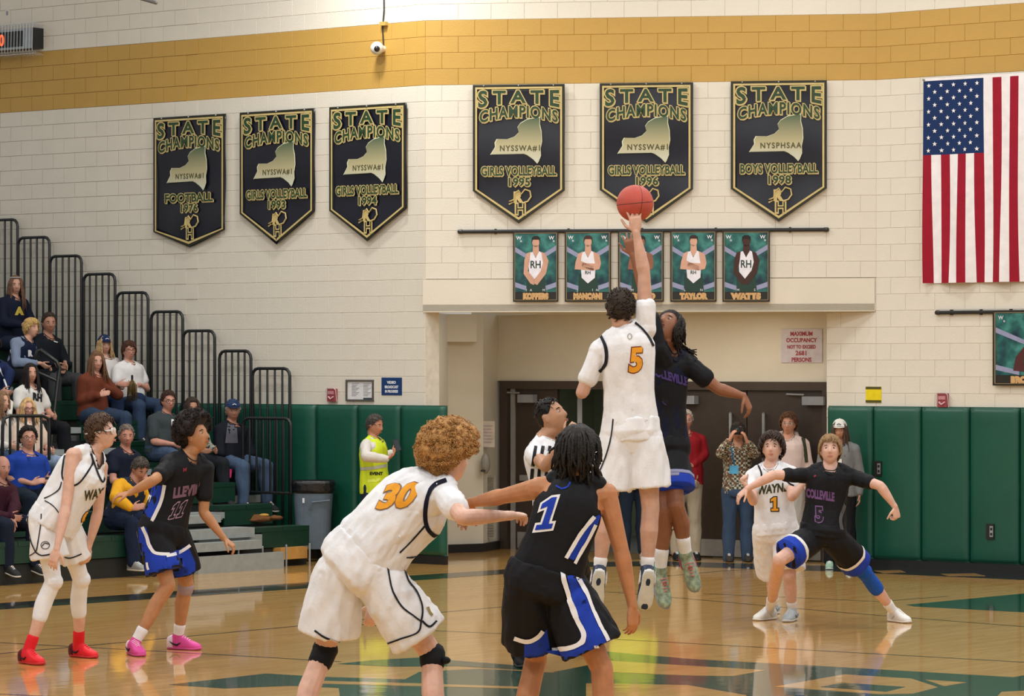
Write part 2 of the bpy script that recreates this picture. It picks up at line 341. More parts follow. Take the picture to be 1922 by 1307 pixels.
# ------------------------------------------------ wall padding
def pads(name, A, d, n, edges, label, z0=.10, z1=1.83, th=.07):
    root = empty(name, A + d * edges[0], label, 'wall padding')
    for a, b in zip(edges[:-1], edges[1:]):
        w = b - a; c = A + d * ((a + b) / 2) + n * .005; m = MB(); NX, NZ = 6, 14; v = []; fc = []
        for j in range(NZ + 1):
            for i in range(NX + 1):
                s_, t_ = (0, .03, .12, .5, .88, .97, 1)[i], (0, .01, .03, .1, .2, .3, .4, .5, .6, .7, .8, .9, .965, .99, 1)[j]; ed = min(min(s_, 1 - s_) * w, min(t_, 1 - t_) * (z1 - z0)); y = th * (1 - math.exp(-(ed + .002) / .012)) if ed > 0 else .012
                y += .004 * noise.noise(Vector((a * 3 + s_ * 2, t_ * 5, 3)))
                v.append(c + d * ((s_ - .5) * (w - .008)) + n * y + Z * (z0 + t_ * (z1 - z0)))
        for j in range(NZ):
            for i in range(NX): q = j * (NX + 1) + i; fc.append((q, q + 1, q + NX + 2, q + NX + 1))
        k = len(v); c0 = c; v += [c0 + d * (-.5 * (w - .008)) + Z * z0, c0 + d * (.5 * (w - .008)) + Z * z0, c0 + d * (.5 * (w - .008)) + Z * z1, c0 + d * (-.5 * (w - .008)) + Z * z1]
        for i in range(NX): fc.append((i, i + 1, k + 1, k) if i == NX // 2 else (i, i + 1, k + (1 if i > NX // 2 else 0)))
        top = NZ * (NX + 1)
        for i in range(NX): fc.append((top + i + 1, top + i, k + 3, k + 2) if i == NX // 2 else (top + i + 1, top + i, k + (2 if i > NX // 2 else 3)))
        for j in range(NZ):
            fc.append((j * (NX + 1), (j + 1) * (NX + 1), k + (0 if j < NZ // 2 else 3))); fc.append(((j + 1) * (NX + 1) + NX, j * (NX + 1) + NX, k + (1 if j < NZ // 2 else 2)))
        m.add(v, fc).build('pad', PAD, root, smooth=True)
    e0, e1 = edges[0], edges[-1]
    MB().poly([A + d * e0, A + d * e1, A + d * e1 + n * .05, A + d * e0 + n * .05], Z * .1).build('base_strip', BLK, root)
    return root
def wallt(px, A, d):
    q = hit(px, HZ, A, Vector((d.y, -d.x, 0))); return (q - A).dot(d) if True else 0
nR = -V
er = [wallt(x, WR0 - V * .07, U) for x in (1550, 1637, 1727, 1818, 1912)]; er.append(er[-1] + (er[-1] - er[-2])); er.append(er[-1] + .7)
pads('wall_padding', WR0, U, nR, er, 'green vinyl wall padding right of the brown doors')
el = [-7.8, -7, -6.2, -5.4, -4.6, -3.85, -3.1] + [wallt(x, WL0, U) for x in (598, 676, 757, 841)]
pads('wall_padding', WL0, U, nR, el, 'green vinyl wall padding behind the trash can and bleachers')
# sockets let into the right padding
for px, py, lb in ((1648, 880, 'small steel socket box let into the green padding, upper one'), (1859, 998, 'small steel socket box let into the green padding, lower one at right')):
    c = hit(px, py, WR0 - V * .08, V); r = empty('socket_box', c, lb, 'socket'); A = (U, V, Z)
    MB().box(c, (.05, .012, .085), A).build('cover', BLK, r); MB().box(c + U * .02 - V * .012, (.02, .006, .06), A).build('plate', STEEL, r)
    for dz in (-.028, .028): MB().box(c + U * .02 - V * .019 + Z * dz, (.012, .003, .014), A).build('outlet', BLK, r)
# ------------------------------------------------ things hung on the walls
CWD = (WR0 - WL0).normalized(); CWN = Vector((CWD.y, -CWD.x, 0))
WALLS = {'L': (WL0, U, -V), 'C': (WL0, CWD, CWN), 'R': (WR0, U, -V), 'D': (DW, U, -V)}
class Fr:
    """flat frame on a wall: x right, z down, y out of the wall"""
    def __init__(s, px, py, wall, off=.03):
        O, d, n = WALLS[wall]; s.o = hit(px, py, O + n * off, n); s.d = d; s.n = n
    def __call__(s, x, z, y=0.0): return s.o + s.d * x - Z * z + s.n * y
    def w(s, px): return (hit(px, HZ, s.o, s.n) - s.o).dot(s.d)
    def h(s, py): return s.o.z - (CH - (py - HZ) / F * s.o.y)
    def empty(s, name, *a, **k): return empty(name, s.o, *a, rz=math.atan2(s.d.y, s.d.x), **k)
def flat(fr, polys, y=0.0, mi=0, m=None, thick=0.0):
    m = m or MB()
    for q in polys: m.poly([fr(x, z, y) for x, z in q], -fr.n * .002, mi)
    return m
def letters(fr, s, x, z, size, y, off=0.0, sx=1.0, spacing=1.0, arch=0.0, aw=1.0, mi=0, m=None, grow=0.0, skew=0.0):
    v, f = text2d(s, size, off, sx, spacing); m = m or MB(); o = []
    for a, b in v:
        q = (a / aw); zz = z - b * (1 + grow * q * q) + arch * q * q; o.append(fr(x + a, zz + skew * a, y))
    m.add(o, [tuple(t) for t in f], mi); return m
BNV = M('#0b0e1e', .35, 'vinyl', amt=.3, scale=2.5, bump=.3, bs=3); BGO = M('#c6b377', .5, 'print'); BGR = M('#1f3d20', .5, 'print'); BEDGE = M('#1c1c08', .5, 'print')
def gradient_map():
    m = bpy.data.materials.new('state_map_print'); m.use_nodes = True; nt = m.node_tree; b = nt.nodes['Principled BSDF']; b.inputs['Roughness'].default_value = .5
    tc = nt.nodes.new('ShaderNodeTexCoord'); sp = nt.nodes.new('ShaderNodeSeparateXYZ'); r = nt.nodes.new('ShaderNodeValToRGB')
    mr = nt.nodes.new('ShaderNodeMapRange'); mr.inputs[1].default_value = -.98; mr.inputs[2].default_value = -.36
    nt.links.new(tc.outputs['Object'], sp.inputs[0]); nt.links.new(sp.outputs['Z'], mr.inputs[0]); nt.links.new(mr.outputs[0], r.inputs[0]); nt.links.new(r.outputs[0], b.inputs['Base Color'])
    e = r.color_ramp.elements; e[0].position = 0; e[0].color = (*lin('#ccd2cc'), 1); e[1].position = 1; e[1].color = (*lin('#2f5238'), 1)
    k = e.new(.45); k.color = (*lin('#b3ab84'), 1); k = e.new(.25); k.color = (*lin('#c0c0a8'), 1); return m
GMAP = gradient_map(); MPR = M('#cfd3b4', .5, 'print')
NYS = [(.225, .51), (.275, .455), (.27, .425), (.29, .40), (.40, .402), (.47, .385), (.515, .355), (.50, .32), (.53, .29), (.60, .262), (.655, .255), (.73, .25), (.728, .30), (.745, .35), (.75, .42), (.735, .47), (.738, .52), (.715, .56), (.70, .575), (.66, .545), (.60, .515), (.565, .505), (.24, .508)]
def banner(px0, pxr, pyt, pys, pyb, wall, lines, mp, label, tilt=0.0):
    fr = Fr(px0, pyt, wall, .04); w = fr.w(pxr); hs = fr.h(pys); hb = fr.h(pyb)
    root = fr.empty('banner', label, 'banner', 'championship banners on the wall')
    ol = lambda g: [(g, g), (w - g, g), (w - g, hs - g * .4), (w / 2, hb - g * 1.35), (g, hs - g * .4)]
    # body with soft waves
    m = MB(); NX, NZ = 14, 20; v = []; fc = []
    def wave(x, z): return .012 * math.sin(x * 9 + z * 2 + px0) * (z / hb) + .008 * math.sin(z * 7 + px0 * .3)
    for j in range(NZ + 1):
        for i in range(NX + 1):
            x = w * i / NX; zb = hs + (hb - hs) * (1 - abs(2 * i / NX - 1)); z = zb * j / NZ; v.append(fr(x, z, wave(x, z)))
    for j in range(NZ):
        for i in range(NX): q = j * (NX + 1) + i; fc.append((q, q + 1, q + NX + 2, q + NX + 1))
    m.add(v, fc); o = m.build('panel', BNV, root, smooth=True); md = o.modifiers.new('t', 'SOLIDIFY'); md.thickness = .004
    Y = .0225
    def ringq(g1, g2, mt, name, y):
        a, b = ol(g1), ol(g2); m = MB()
        for i in range(5):
            j = (i + 1) % 5; m.add([fr(*a[i], y), fr(*a[j], y), fr(*b[j], y), fr(*b[i], y)], [(0, 1, 2, 3)])
        return m.build(name, mt, root)
    ringq(.0, .028, BEDGE, 'edge', Y - .002); ringq(.028, .05, BGO, 'border', Y)
    k = hb / 1.507; fx = w / k
    def two(s, z, size, arch, grow, sx, sp, aw):
        m = letters(fr, s, w / 2 + .006 * k, z + .008 * k, size, Y, .072 * size, sx * fx, sp, arch, aw, 0, None, grow)
        letters(fr, s, w / 2 - .003 * k, z - .002 * k, size, Y + .002, .072 * size, sx * fx, sp, arch, aw, 0, m, grow)
        m.build('lettering_outline', BGO, root)
        m = letters(fr, s, w / 2, z, size, Y + .004, .028 * size, sx * fx, sp, arch, aw, 0, None, grow)
        m.build('lettering', BGR, root)
    two('STATE', .196 * k, .185 * k, .045 * k, .35, 1.22, 1.55, .42 * w)
    two('CHAMPIONS', .352 * k, .175 * k, .06 * k, .0, .78, 1.14, .42 * w)
    S = [((x - .03) * 1.04 * w, (z * 1.5 - .01) * k * 1.0) for x, z in NYS]; cx_ = sum(p[0] for p in S) / len(S); cz_ = sum(p[1] for p in S) / len(S)
    B = [(cx_ + (x - cx_) * 1.04 , cz_ + (z - cz_) * 1.04) for x, z in S]
    flat(fr, [B], Y + .001).build('map_edge', MPR, root); flat(fr, [S], Y + .003).build('map', GMAP, root)
    letters(fr, mp, .52 * w, .72 * k, .085 * k, Y + .005, .002, .9, 1.25).build('map_lettering', M('#4a4a24', .6, 'print'), root)
    a, b = lines
    two(a, .985 * k, .135 * k, 0, 0, (.70 if len(a) > 9 else 1.0), 1.02, 1); two(b, 1.10 * k, .125 * k, 0, 0, 1.0, 1.05, 1)
    # monogram with a horned swirl
    letters(fr, 'R', .49 * w, 1.275 * k, .15 * k, Y + .002, .012, 1.0).build('emblem', BGO, root); letters(fr, 'H', .52 * w, 1.41 * k, .17 * k, Y + .004, .014).build('emblem', BGO, root)
    letters(fr, 'H', .52 * w, 1.405 * k, .16 * k, Y + .006, -.001).build('emblem_core', BEDGE, root)
    sw = [(.40, 1.36), (.44, 1.34), (.40, 1.33), (.45, 1.31), (.46, 1.24), (.50, 1.21), (.53, 1.25), (.57, 1.20), (.625, 1.22), (.635, 1.28), (.60, 1.33), (.55, 1.345)]
    m = MB(); m.tube([fr(x * w, (z - .06) * k, Y + .004) for x, z in sw], .009 * k, 5); m.build('emblem_swirl', BGO, root)
    for gx in (.12, .5, .88): MB().tube([fr(w * gx, .012, 0), fr(w * gx, .012, .03)], .009, 8).build('grommet', STEEL, root)
    return root
banner(290, 424, 222, 436, 466, 'L', ('FOOTBALL', '1976'), 'NYSSWA#1', 'dark pennant banner reading FOOTBALL 1976, leftmost of the six')
banner(452, 591, 212, 402, 461, 'L', ('GIRLS VOLLEYBALL', '1993'), 'NYSSWA#1', 'dark pennant banner reading GIRLS VOLLEYBALL 1993, second from the left')
banner(620, 763, 202, 396, 455, 'L', ('GIRLS VOLLEYBALL', '1994'), 'NYSSWA#1', 'dark pennant banner reading GIRLS VOLLEYBALL 1994, third from the left')
banner(888, 1060, 160, 359, 420, 'C', ('GIRLS VOLLEYBALL', '1995'), 'NYSSWA#1', 'dark pennant banner reading GIRLS VOLLEYBALL 1995, above the first poster')
banner(1126, 1301, 157, 357, 419, 'C', ('GIRLS VOLLEYBALL', '1996'), 'NYSSWA#1', 'dark pennant banner reading GIRLS VOLLEYBALL 1996, behind the basketball')
banner(1372, 1552, 153, 355, 417, 'C', ('BOYS VOLLEYBALL', '1998'), 'NYSPHSAA', 'dark pennant banner reading BOYS VOLLEYBALL 1998, rightmost of the six')
# poster rails
def rail(px0, px1, py, wall, label):
    fr = Fr(px0, py, wall, .03); r = fr.empty('poster_rail', label, 'rail'); w = fr.w(px1)
    MB().tube([fr(0, 0), fr(w, 0)], .021, 10).build('pole', BLK, r)
    for q in ((0, .03), (w - .03, w)): MB().tube([fr(q[0], 0), fr(q[1], 0)], .026, 10).build('end_cap', M('#2a241c', .4, 'plastic'), r)
    for i in range(5): MB().box(fr(w * (i + .5) / 5, 0, -.012), (.012, .02, .03), (fr.d, fr.n, Z)).build('bracket', BLK, r)
rail(862, 1553, 435, 'C', 'long black pole on the wall above the row of posters'); rail(1758, 2040, 587, 'R', 'black pole on the wall under the flag')
def teal():
    m = bpy.data.materials.new('poster_backdrop'); m.use_nodes = True; nt = m.node_tree; b = nt.nodes['Principled BSDF']; b.inputs['Roughness'].default_value = .35
    tc = nt.nodes.new('ShaderNodeTexCoord'); n = nt.nodes.new('ShaderNodeTexNoise'); n.inputs['Scale'].default_value = 4.5; n.inputs['Detail'].default_value = 4; r = nt.nodes.new('ShaderNodeValToRGB')
    nt.links.new(tc.outputs['Object'], n.inputs['Vector']); nt.links.new(n.outputs['Fac'], r.inputs[0]); nt.links.new(r.outputs[0], b.inputs['Base Color'])
    e = r.color_ramp.elements; e[0].position = .35; e[0].color = (*lin('#0c2a3c'), 1); e[1].position = .7; e[1].color = (*lin('#4f9a92'), 1); k = e.new(.5); k.color = (*lin('#1f5f5c'), 1); return m
TEAL = teal(); LAV = M('#8e93b4', .4, 'print'); PWHT = M('#e4e4ee', .5, 'print'); PGRN = M('#14362c', .5, 'print'); PBRD = M('#1a1712', .5, 'print'); PGLD = M('#c8a06c', .5, 'print')
def poster(px0, pxr, pyt, pyb, wall, name, sk, hr, pose, label, cap=None, off=.055):
    fr = Fr(px0, pyt, wall, off); w = fr.w(pxr); h = fr.h(pyb); root = fr.empty('poster', label, 'poster', 'athlete posters')
    MB().poly([fr(0, 0), fr(w, 0), fr(w, h), fr(0, h)], -fr.n * .006).build('sheet', PBRD, root)
    S = lambda q: [(x * w, z * h) for x, z in q]; y = .002
    flat(fr, [S([(.05, .035), (.95, .035), (.95, .86), (.05, .86)])], y).build('backdrop', TEAL, root)
    for q in ([(.05, .22), (.5, .40), (.5, .46), (.05, .29)], [(.95, .20), (.5, .38), (.5, .45), (.95, .27)], [(.05, .72), (.40, .80), (.40, .86), (.05, .79)], [(.95, .72), (.6, .80), (.6, .86), (.95, .79)]): flat(fr, [S(q)], y + .002).build('light_beam', LAV, root)
    lines = [S(q) for q in ([(.03, .02), (.97, .02), (.97, .028), (.03, .028)], [(.03, .97), (.97, .97), (.97, .978), (.03, .978)], [(.03, .02), (.045, .02), (.045, .978), (.03, .978)], [(.955, .02), (.97, .02), (.97, .978), (.955, .978)])]
    for q in lines: flat(fr, [q], y + .002).build('gold_line', M('#8a7a52', .5, 'print'), root)
    SK = M(sk, .6, 'print'); HR = M(hr, .6, 'print'); T = lambda q: [((.5 + (x - .5) * .95) * w, z * h) for x, z in q]
    def ell(cx, cz, rx, rz, n=14): return [((cx + rx * math.cos(6.2832 * i / n)), cz + rz * math.sin(6.2832 * i / n)) for i in range(n)]
    if pose == 'squat':
        flat(fr, [T([(.50, .45), (.95, .45), (.98, .86), (.30, .80), (.34, .62)])], y + .003).build('printed_trousers', M('#4a1a1c', .6, 'print'), root)
        flat(fr, [T([(.52, .25), (.62, .24), (.72, .33), (.84, .24), (.92, .26), (.94, .46), (.86, .56), (.60, .52)])], y + .004).build('printed_vest', PWHT, root)
        flat(fr, [T(ell(.60, .17, .10, .075)), T([(.54, .2), (.66, .2), (.70, .28), (.54, .28)]), T([(.50, .28), (.57, .28), (.60, .6), (.50, .72), (.42, .72), (.50, .5)])], y + .005).build('printed_skin', SK, root)
    else:
        flat(fr, [T([(.30, .60), (.70, .60), (.74, .86), (.28, .86)])], y + .003).build('printed_trousers', PGRN, root)
        flat(fr, [T([(.37, .30), (.43, .29), (.5, .38), (.58, .28), (.64, .30), (.68, .42), (.66, .66), (.5, .74), (.36, .66), (.33, .42)])], y + .004).build('printed_vest', PWHT, root)
        sk_ = [T([(.44, .20), (.57, .20), (.58, .29), (.5, .37), (.43, .29)]), T(ell(.505, .15, .085, .075))]
        if pose == 'folded': sk_ += [T([(.38, .29), (.34, .42), (.62, .50), (.64, .56), (.20, .54), (.22, .44), (.28, .32)]), T([(.62, .29), (.76, .33), (.80, .46), (.76, .54), (.60, .56), (.36, .50), (.38, .45), (.66, .46)])]
        else: sk_ += [T([(.38, .29), (.36, .42), (.32, .56), (.48, .68), (.46, .76), (.38, .74), (.22, .60), (.24, .40), (.29, .31)]), T([(.63, .29), (.72, .31), (.80, .42), (.74, .60), (.54, .76), (.46, .74), (.47, .68), (.62, .56), (.67, .44)])]
        flat(fr, sk_, y + .005).build('printed_skin', SK, root)
        flat(fr, [T([(.41, .16), (.41, .09), (.46, .065), (.55, .065), (.60, .09), (.60, .16), (.575, .115), (.44, .115)])], y + .0065).build('printed_hair', HR, root)
        if pose != 'folded': letters(fr, 'RH', .5 * w, .52 * h, .15 * h, y + .006, .002, .8).build('printed_monogram', PGRN, root)
        else: letters(fr, 'RH', .5 * w, .61 * h, .07 * h, y + .0065, .001, .9).build('printed_monogram', PGRN, root)
        if cap: letters(fr, cap, .5 * w, .85 * h, .05 * h, y + .006, 0, 1, 4.5 * 1.0 if len(cap) < 5 else 2.6).build('small_lettering', PWHT, root)
    for x in (.13, .85):
        m = letters(fr, 'W', x * w, .115 * h, .07 * h, y + .007, .001); letters(fr, 'n', (x + .05) * w, .15 * h, .05 * h, y + .007, .001, m=m); m.build('corner_mark', PWHT, root)
    sx = {5: .95, 6: .78, 7: .70, 8: .62}.get(len(name), .8)
    letters(fr, name, .5 * w, .955 * h, .105 * h, y + .007, .010, sx * 1.15, 1.05).build('lettering', PGLD, root)
PL = 'athlete poster lettered %s, %s'
poster(963, 1048, 435, 567, 'C', 'KOPPERS', '#c69a84', '#17130f', 'hands', PL % ('KOPPERS', 'white vest and hands clasped low'), 'IA  M')
poster(1060, 1147, 434, 567, 'C', 'MANCANI', '#c99c86', '#3a2018', 'folded', PL % ('MANCANI', 'white vest and folded arms'), 'J   IN')
poster(1160, 1246, 434, 567, 'C', 'ARNEO', '#8a5a44', '#120e0c', 'folded', 'athlete poster half hidden behind the raised arm', 'M   O')
poster(1258, 1345, 433, 567, 'C', 'TAYLOR', '#cda08a', '#2c1a14', 'folded', PL % ('TAYLOR', 'white vest, folded arms, right of the raised arm'), 'L   N')
poster(1356, 1445, 433, 567, 'C', 'WATTS', '#3a1f16', '#0b0808', 'hands', PL % ('WATTS', 'dark skin and white vest'), 'M   S')
poster(1863, 1990, 584, 724, 'R', 'BROWN', '#43221b', '#0b0808', 'squat', 'athlete poster lettered BROWN, crouching figure, at the right edge')
# flag
def flag():
    fr = Fr(1735, 148, 'R', .05); w = fr.w(1848) / 7 * 13; h = fr.h(532); root = fr.empty('flag', 'large striped flag with a starred blue canton hanging down the right wall', 'flag')
    RED = fab('#96152c', .7); WHT = fab('#e9e7ea', .7); BLU = fab('#17305e', .7); sw = w / 13; ch = h * .375
    def yy(x, z): return .03 * math.sin(x * 11 + z * 1.3) * (.2 + z / h) + .012 * math.sin(x * 25 - z * 2.2) * (z / h) + .02
    def strip(x0, x1, z0, z1, mat, name, nx=3, nz=26, dy=0):
        m = MB(); v = [fr(x0 + (x1 - x0) * i / nx, z0 + (z1 - z0) * j / nz, yy(x0 + (x1 - x0) * i / nx, z0 + (z1 - z0) * j / nz) + dy) for j in range(nz + 1) for i in range(nx + 1)]
        m.add(v, [(j * (nx + 1) + i, j * (nx + 1) + i + 1, (j + 1) * (nx + 1) + i + 1, (j + 1) * (nx + 1) + i) for j in range(nz) for i in range(nx)]); return m.build(name, mat, root, smooth=True)
    for i in range(13): strip(i * sw, (i + 1) * sw, ch if i < 7 else .03, h, WHT if i % 2 else RED, 'stripe')
    strip(0, 7 * sw, .03, ch, BLU, 'canton', 18, 14); strip(0, w, 0, .03, WHT, 'header_band', 30, 1)
    cw = 7 * sw
    for r in range(11):
        for c in range(5 if r % 2 == 0 else 4):
            x = cw * ((c * 2 + 1 + (r % 2)) / 10.0); z = .03 + (ch - .03) * (r + .75) / 11.4; q = []
            for k in range(10):
                rr = .028 if k % 2 == 0 else .0115; t = math.pi * k / 5; xx, zz = x + rr * math.sin(t), z - rr * math.cos(t); q.append(fr(xx, zz, yy(xx, zz) + .006))
            m = MB(); m.add([fr(x, z, yy(x, z) + .006)] + q, [(0, i + 1, (i + 1) % 10 + 1) for i in range(10)]); m.build('star', WHT, root)
    for x in (.01, w - .01): MB().tube([fr(x, .015, 0), fr(x, .015, .045)], .012, 8).build('grommet', STEEL, root)
flag()
# signs and boxes
def sign(px0, pxr, pyt, pyb, wall, bg, name, label, lines, colr, cat='sign', frame=None, off=.012):
    fr = Fr(px0, pyt, wall, off); w = fr.w(pxr); h = fr.h(pyb); r = fr.empty(name, label, cat)
    MB().poly([fr(0, 0), fr(w, 0), fr(w, h), fr(0, h)], -fr.n * .008).build('plate', bg, r)
    for (t, z, s, sx) in lines: letters(fr, t, w / 2, z * h, s * h, .002, .0025, sx).build('lettering', colr, r)
    if frame:
        g = .02
        for a, b, c, d in ((0, 0, w, g), (0, h - g, w, g), (0, g, g, h - 2 * g), (w - g, g, g, h - 2 * g)): MB().box(fr(a + c / 2, b + d / 2, .006), (c / 2, .01, d / 2), (fr.d, fr.n, Z)).build('frame', frame, r)
    return fr, w, h, r
RT = M('#a0303c', .6, 'print')
sign(1466, 1543, 618, 681, 'D', M('#cfc8d0', .45, 'plastic'), 'occupancy_sign', 'white notice reading MAXIMUM OCCUPANCY NOT TO EXCEED 2681 PERSONS', [('MAXIMUM', .20, .17, 1.0), ('OCCUPANCY', .39, .17, 1.02), ('NOT TO EXCEED', .58, .14, .92), ('2681', .78, .19, 1.1), ('PERSONS', .97, .17, 1.0)], RT)
sign(716, 754, 709, 742, 'L', M('#12366c', .4, 'plastic'), 'broadcast_sign', 'small blue sign reading VIDEO BROADCAST IN PROGRESS', [('VIDEO', .34, .2, 1.1), ('BROADCAST', .60, .2, .86), ('IN PROGRESS', .85, .2, .8)], M('#d8dde8', .5, 'print'))
fr, w, h, r = sign(650, 702, 713, 753, 'L', M('#dfe0e2', .3, 'paper'), 'notice_frame', 'white paper notice in a thin dark frame beside the blue sign', [], RT, 'notice', M('#55504c', .4, 'metal'))
GT = M('#a9a9b0', .6, 'print')
for c in (.2, .62):
    flat(fr, [[(w * c, h * (.16 + .07 * i)), (w * (c + .26 - .05 * (i % 3)), h * (.16 + .07 * i)), (w * (c + .26 - .05 * (i % 3)), h * (.19 + .07 * i)), (w * c, h * (.19 + .07 * i))] for i in range(9)], .003).build('print_lines', GT, r)
flat(fr, [[(w * .62, h * .84), (w * .95, h * .84), (w * .95, h * .95), (w * .62, h * .95)]], .004).build('dark_box', M('#30444c', .5, 'print'), r)
fr, w, h, r = sign(1625, 1654, 726, 756, 'R', M('#e4cf10', .4, 'plastic'), 'yellow_sign', 'small bright yellow sign above the green padding', [], RT)
for z in (0, h * .84): flat(fr, [[(0, z), (w, z), (w, z + h * .16), (0, z + h * .16)]], .003).build('dark_band', M('#4f4a10', .5, 'print'), r)
for px, py, wl, lb in ((626, 742, 'L', 'faded red fire alarm pull box left of the framed notice'), (1772, 752, 'R', 'faded red fire alarm pull box above the right padding')):
    fr = Fr(px, py, wl, .01); r = fr.empty('fire_alarm', lb, 'alarm'); A = (fr.d, fr.n, Z); RD = M('#96404a', .4, 'plastic')
    MB().box(fr(0, 0, .02), (.06, .025, .075), A).build('case', RD, r); MB().box(fr(0, -.03, .048), (.045, .006, .02), A).build('label_plate', M('#b8808a', .5, 'plastic'), r)
    MB().tube([fr(-.035, .02, .05), fr(0, .045, .06), fr(.035, .02, .05)], .009, 8).build('pull_handle', M('#d0b0b4', .4, 'plastic'), r)
    MB().tube([fr(-.075, .075, .03), fr(-.075, -.06, .05), fr(-.05, -.085, .055), (fr(.05, -.085, .055)), fr(.075, -.06, .05), fr(.075, .075, .03)], .005, 6).build('guard', M('#c9b8b8', .3, 'plastic'), r)
# dome camera, its cable and bracket
fr = Fr(720, 92, 'L', .0); r = fr.empty('wall_camera', 'white ball camera on the wall with a cable running up', 'camera'); c = fr(0, 0, .12)
MB().ball(c, .078, 20).build('ball', M('#dcd9cf', .35, 'plastic'), r, smooth=True)
lens = (Vector((0, 0, CH)) - c).normalized(); MB().ball(c + lens * .05 + Vector((0, 0, -.005)), (.04, .04, .04), 14).build('lens', M('#1c1c20', .15, 'glass'), r, smooth=True)
MB().tube([fr(0, 0, 0), fr(0, 0, .08)], .04, 12).build('mount', M('#dcd9cf', .35, 'plastic'), r)
MB().tube([fr(.02, -.05, .03), fr(.0, -.25, .02), fr(.03, -.45, .03), fr(.02, -1.2, .03)], .008, 6).build('cable', BLK, r)
MB().box(fr(.03, -.29, .03), (.045, .03, .022), (fr.d, fr.n, Z)).build('bracket', M('#b89a50', .5, 'plastic'), r)
# caged scoreboard clock
fr = Fr(-60, 66, 'L', .0); r = fr.empty('wall_clock', 'digital wall clock with red digits behind a wire guard', 'clock'); A = (fr.d, fr.n, Z); w = fr.w(83)
MB().box(fr(w / 2, .13, .10), (w / 2, .09, .13), A).build('case', M('#1a1c20', .4, 'metal'), r)
for a, b, c, d in ((0, .0, w - .02, .03), (0, .23, w - .02, .03), (w - .17, .03, .15, .2)): MB().box(fr(a + c / 2, b + d / 2, .192), (c / 2, .006, d / 2), A).build('bezel', M('#9aa4ac', .4, 'metal'), r)
MB().box(fr(w * .42, .13, .19), (w * .40, .004, .1), A).build('display', M('#0c1c24', .15, 'glass'), r)
letters(fr, '12:00', fr.w(21) - .13, .20, .20, .200, .006, .95).build('digits', glow('#ff5a30', 1.5), r)
m = MB()
for i in range(34):
    x = i * .055
    if x < w + .04: MB().tube([fr(x, -.05, .03), fr(x, -.06, .23), fr(x, .30, .24), fr(x, .34, .05)], .004, 4).build('guard_wire', M('#c9cdcf', .35, 'metal'), r)
for z in (-.055, .33): MB().tube([fr(-.1, z, .23), fr(w + .08, z, .23)], .004, 4).build('guard_wire', M('#c9cdcf', .35, 'metal'), r)
fr = Fr(10, 16, 'L', .01); r = fr.empty('switch_plate', 'small white plate high on the left wall above the clock', 'plate'); w = fr.w(18)
MB().poly([fr(0, 0), fr(w, 0), fr(w, .12), fr(0, .12)], -fr.n * .008).build('plate', M('#dfe3ea', .4, 'plastic'), r); MB().box(fr(w / 2, .06, .006), (.012, .006, .025), (fr.d, fr.n, Z)).build('switch', M('#8a90a0', .4, 'plastic'), r)
q0, q1 = P(240, -10, 39), P(293, 5, 38.6); tag(MB().tube([q0, q1], .022, 10).build('overhead_pipe', M('#6d6a66', .4, 'metal'), origin=q0), 'grey pipe end reaching in at the top edge of the wall', 'pipe')
# alcove wall devices
for px, py, Y, hw, hh, nm, lb, mt in ((916, 870, 41.9, .06, .13, 'dispenser', 'grey oval dispenser on the alcove column', M('#8a8880', .4, 'plastic')),):
    c = at(px, Y, CH - (py - HZ) / F * Y); r = empty(nm, c, lb, 'dispenser'); MB().ball(c - V * .05, (hw, .05, hh), 14).build('case', mt, r, smooth=True); MB().box(c - V * .1 - Z * .09, (.03, .01, .012)).build('outlet', BLK, r)
for py, lb in ((912, 'upper grey vent grille on the alcove column'), (990, 'lower grey vent grille on the alcove column')):
    Y = 42.25; c = at(917, Y, CH - (py - HZ) / F * Y) - V * .04; r = empty('vent_grille', c, lb, 'vent'); q = (Vector((.5, .86, 0)), Vector((.86, -.5, 0)), Z)
    q = (U, V, Z); MB().box(c, (.14, .01, .13), q).build('frame', M('#a8a598', .5, 'metal'), r)
    for i in range(7): MB().box(c - V * .014 + Z * (-.1 + .033 * i), (.12, .006, .008), q).build('slat', M('#8a887e', .5, 'metal'), r)
c = at(916, 42.0, CH - 130 / F * 42); r = empty('paper_notice', c, 'faint printed sheet taped to the alcove column', 'notice'); MB().box(c - V * .02, (.12, .002, .16), (U, V, Z)).build('sheet', M('#d5ccc4', .6, 'paper'), r)
for i in range(6): MB().box(c - V * .024 + Z * (.1 - .04 * i), (.09 - .02 * (i % 2), .001, .007), (U, V, Z)).build('print_line', M('#b9a9b0', .6, 'print'), r)
# ------------------------------------------------ bleachers
BO = Vector((-2.65, 39.7, 0)); A_ = -U; W_ = -V         # A_: up the rows, W_: along the rows towards the camera
def bl(a, w, z): return BO + A_ * a + W_ * w + Z * z
RUN, RISE, A0, Z0 = .577, .236, -.51, .45
BGN = M('#0b3326', .45, 'plastic', amt=.1); BGY = M('#8e9493', .45, 'metal', amt=.08); BDK = M('#141817', .7, 'metal')
bleach = empty('bleachers', bl(0, 0, 0), 'tiered indoor bleachers with green seat rows and grey foot boards', 'bleachers')
WE = -.62; WN = 9.5; AX = (A_, W_, Z)
def bbox(a0, a1, w0, w1, z0, z1, name, mat, par=None): return MB().box(bl((a0 + a1) / 2, (w0 + w1) / 2, (z0 + z1) / 2), ((a1 - a0) / 2, (w1 - w0) / 2, (z1 - z0) / 2), AX).build(name, mat, par or bleach)
def solve_a(px, w):
    k = (px - CX) / F; b0 = BO + W_ * w; return (b0.x - k * b0.y) / (k * A_.y - A_.x)
def solve_w(px, a):
    k = (px - CX) / F; b0 = BO + A_ * a; return (b0.x - k * b0.y) / (k * W_.y - W_.x)
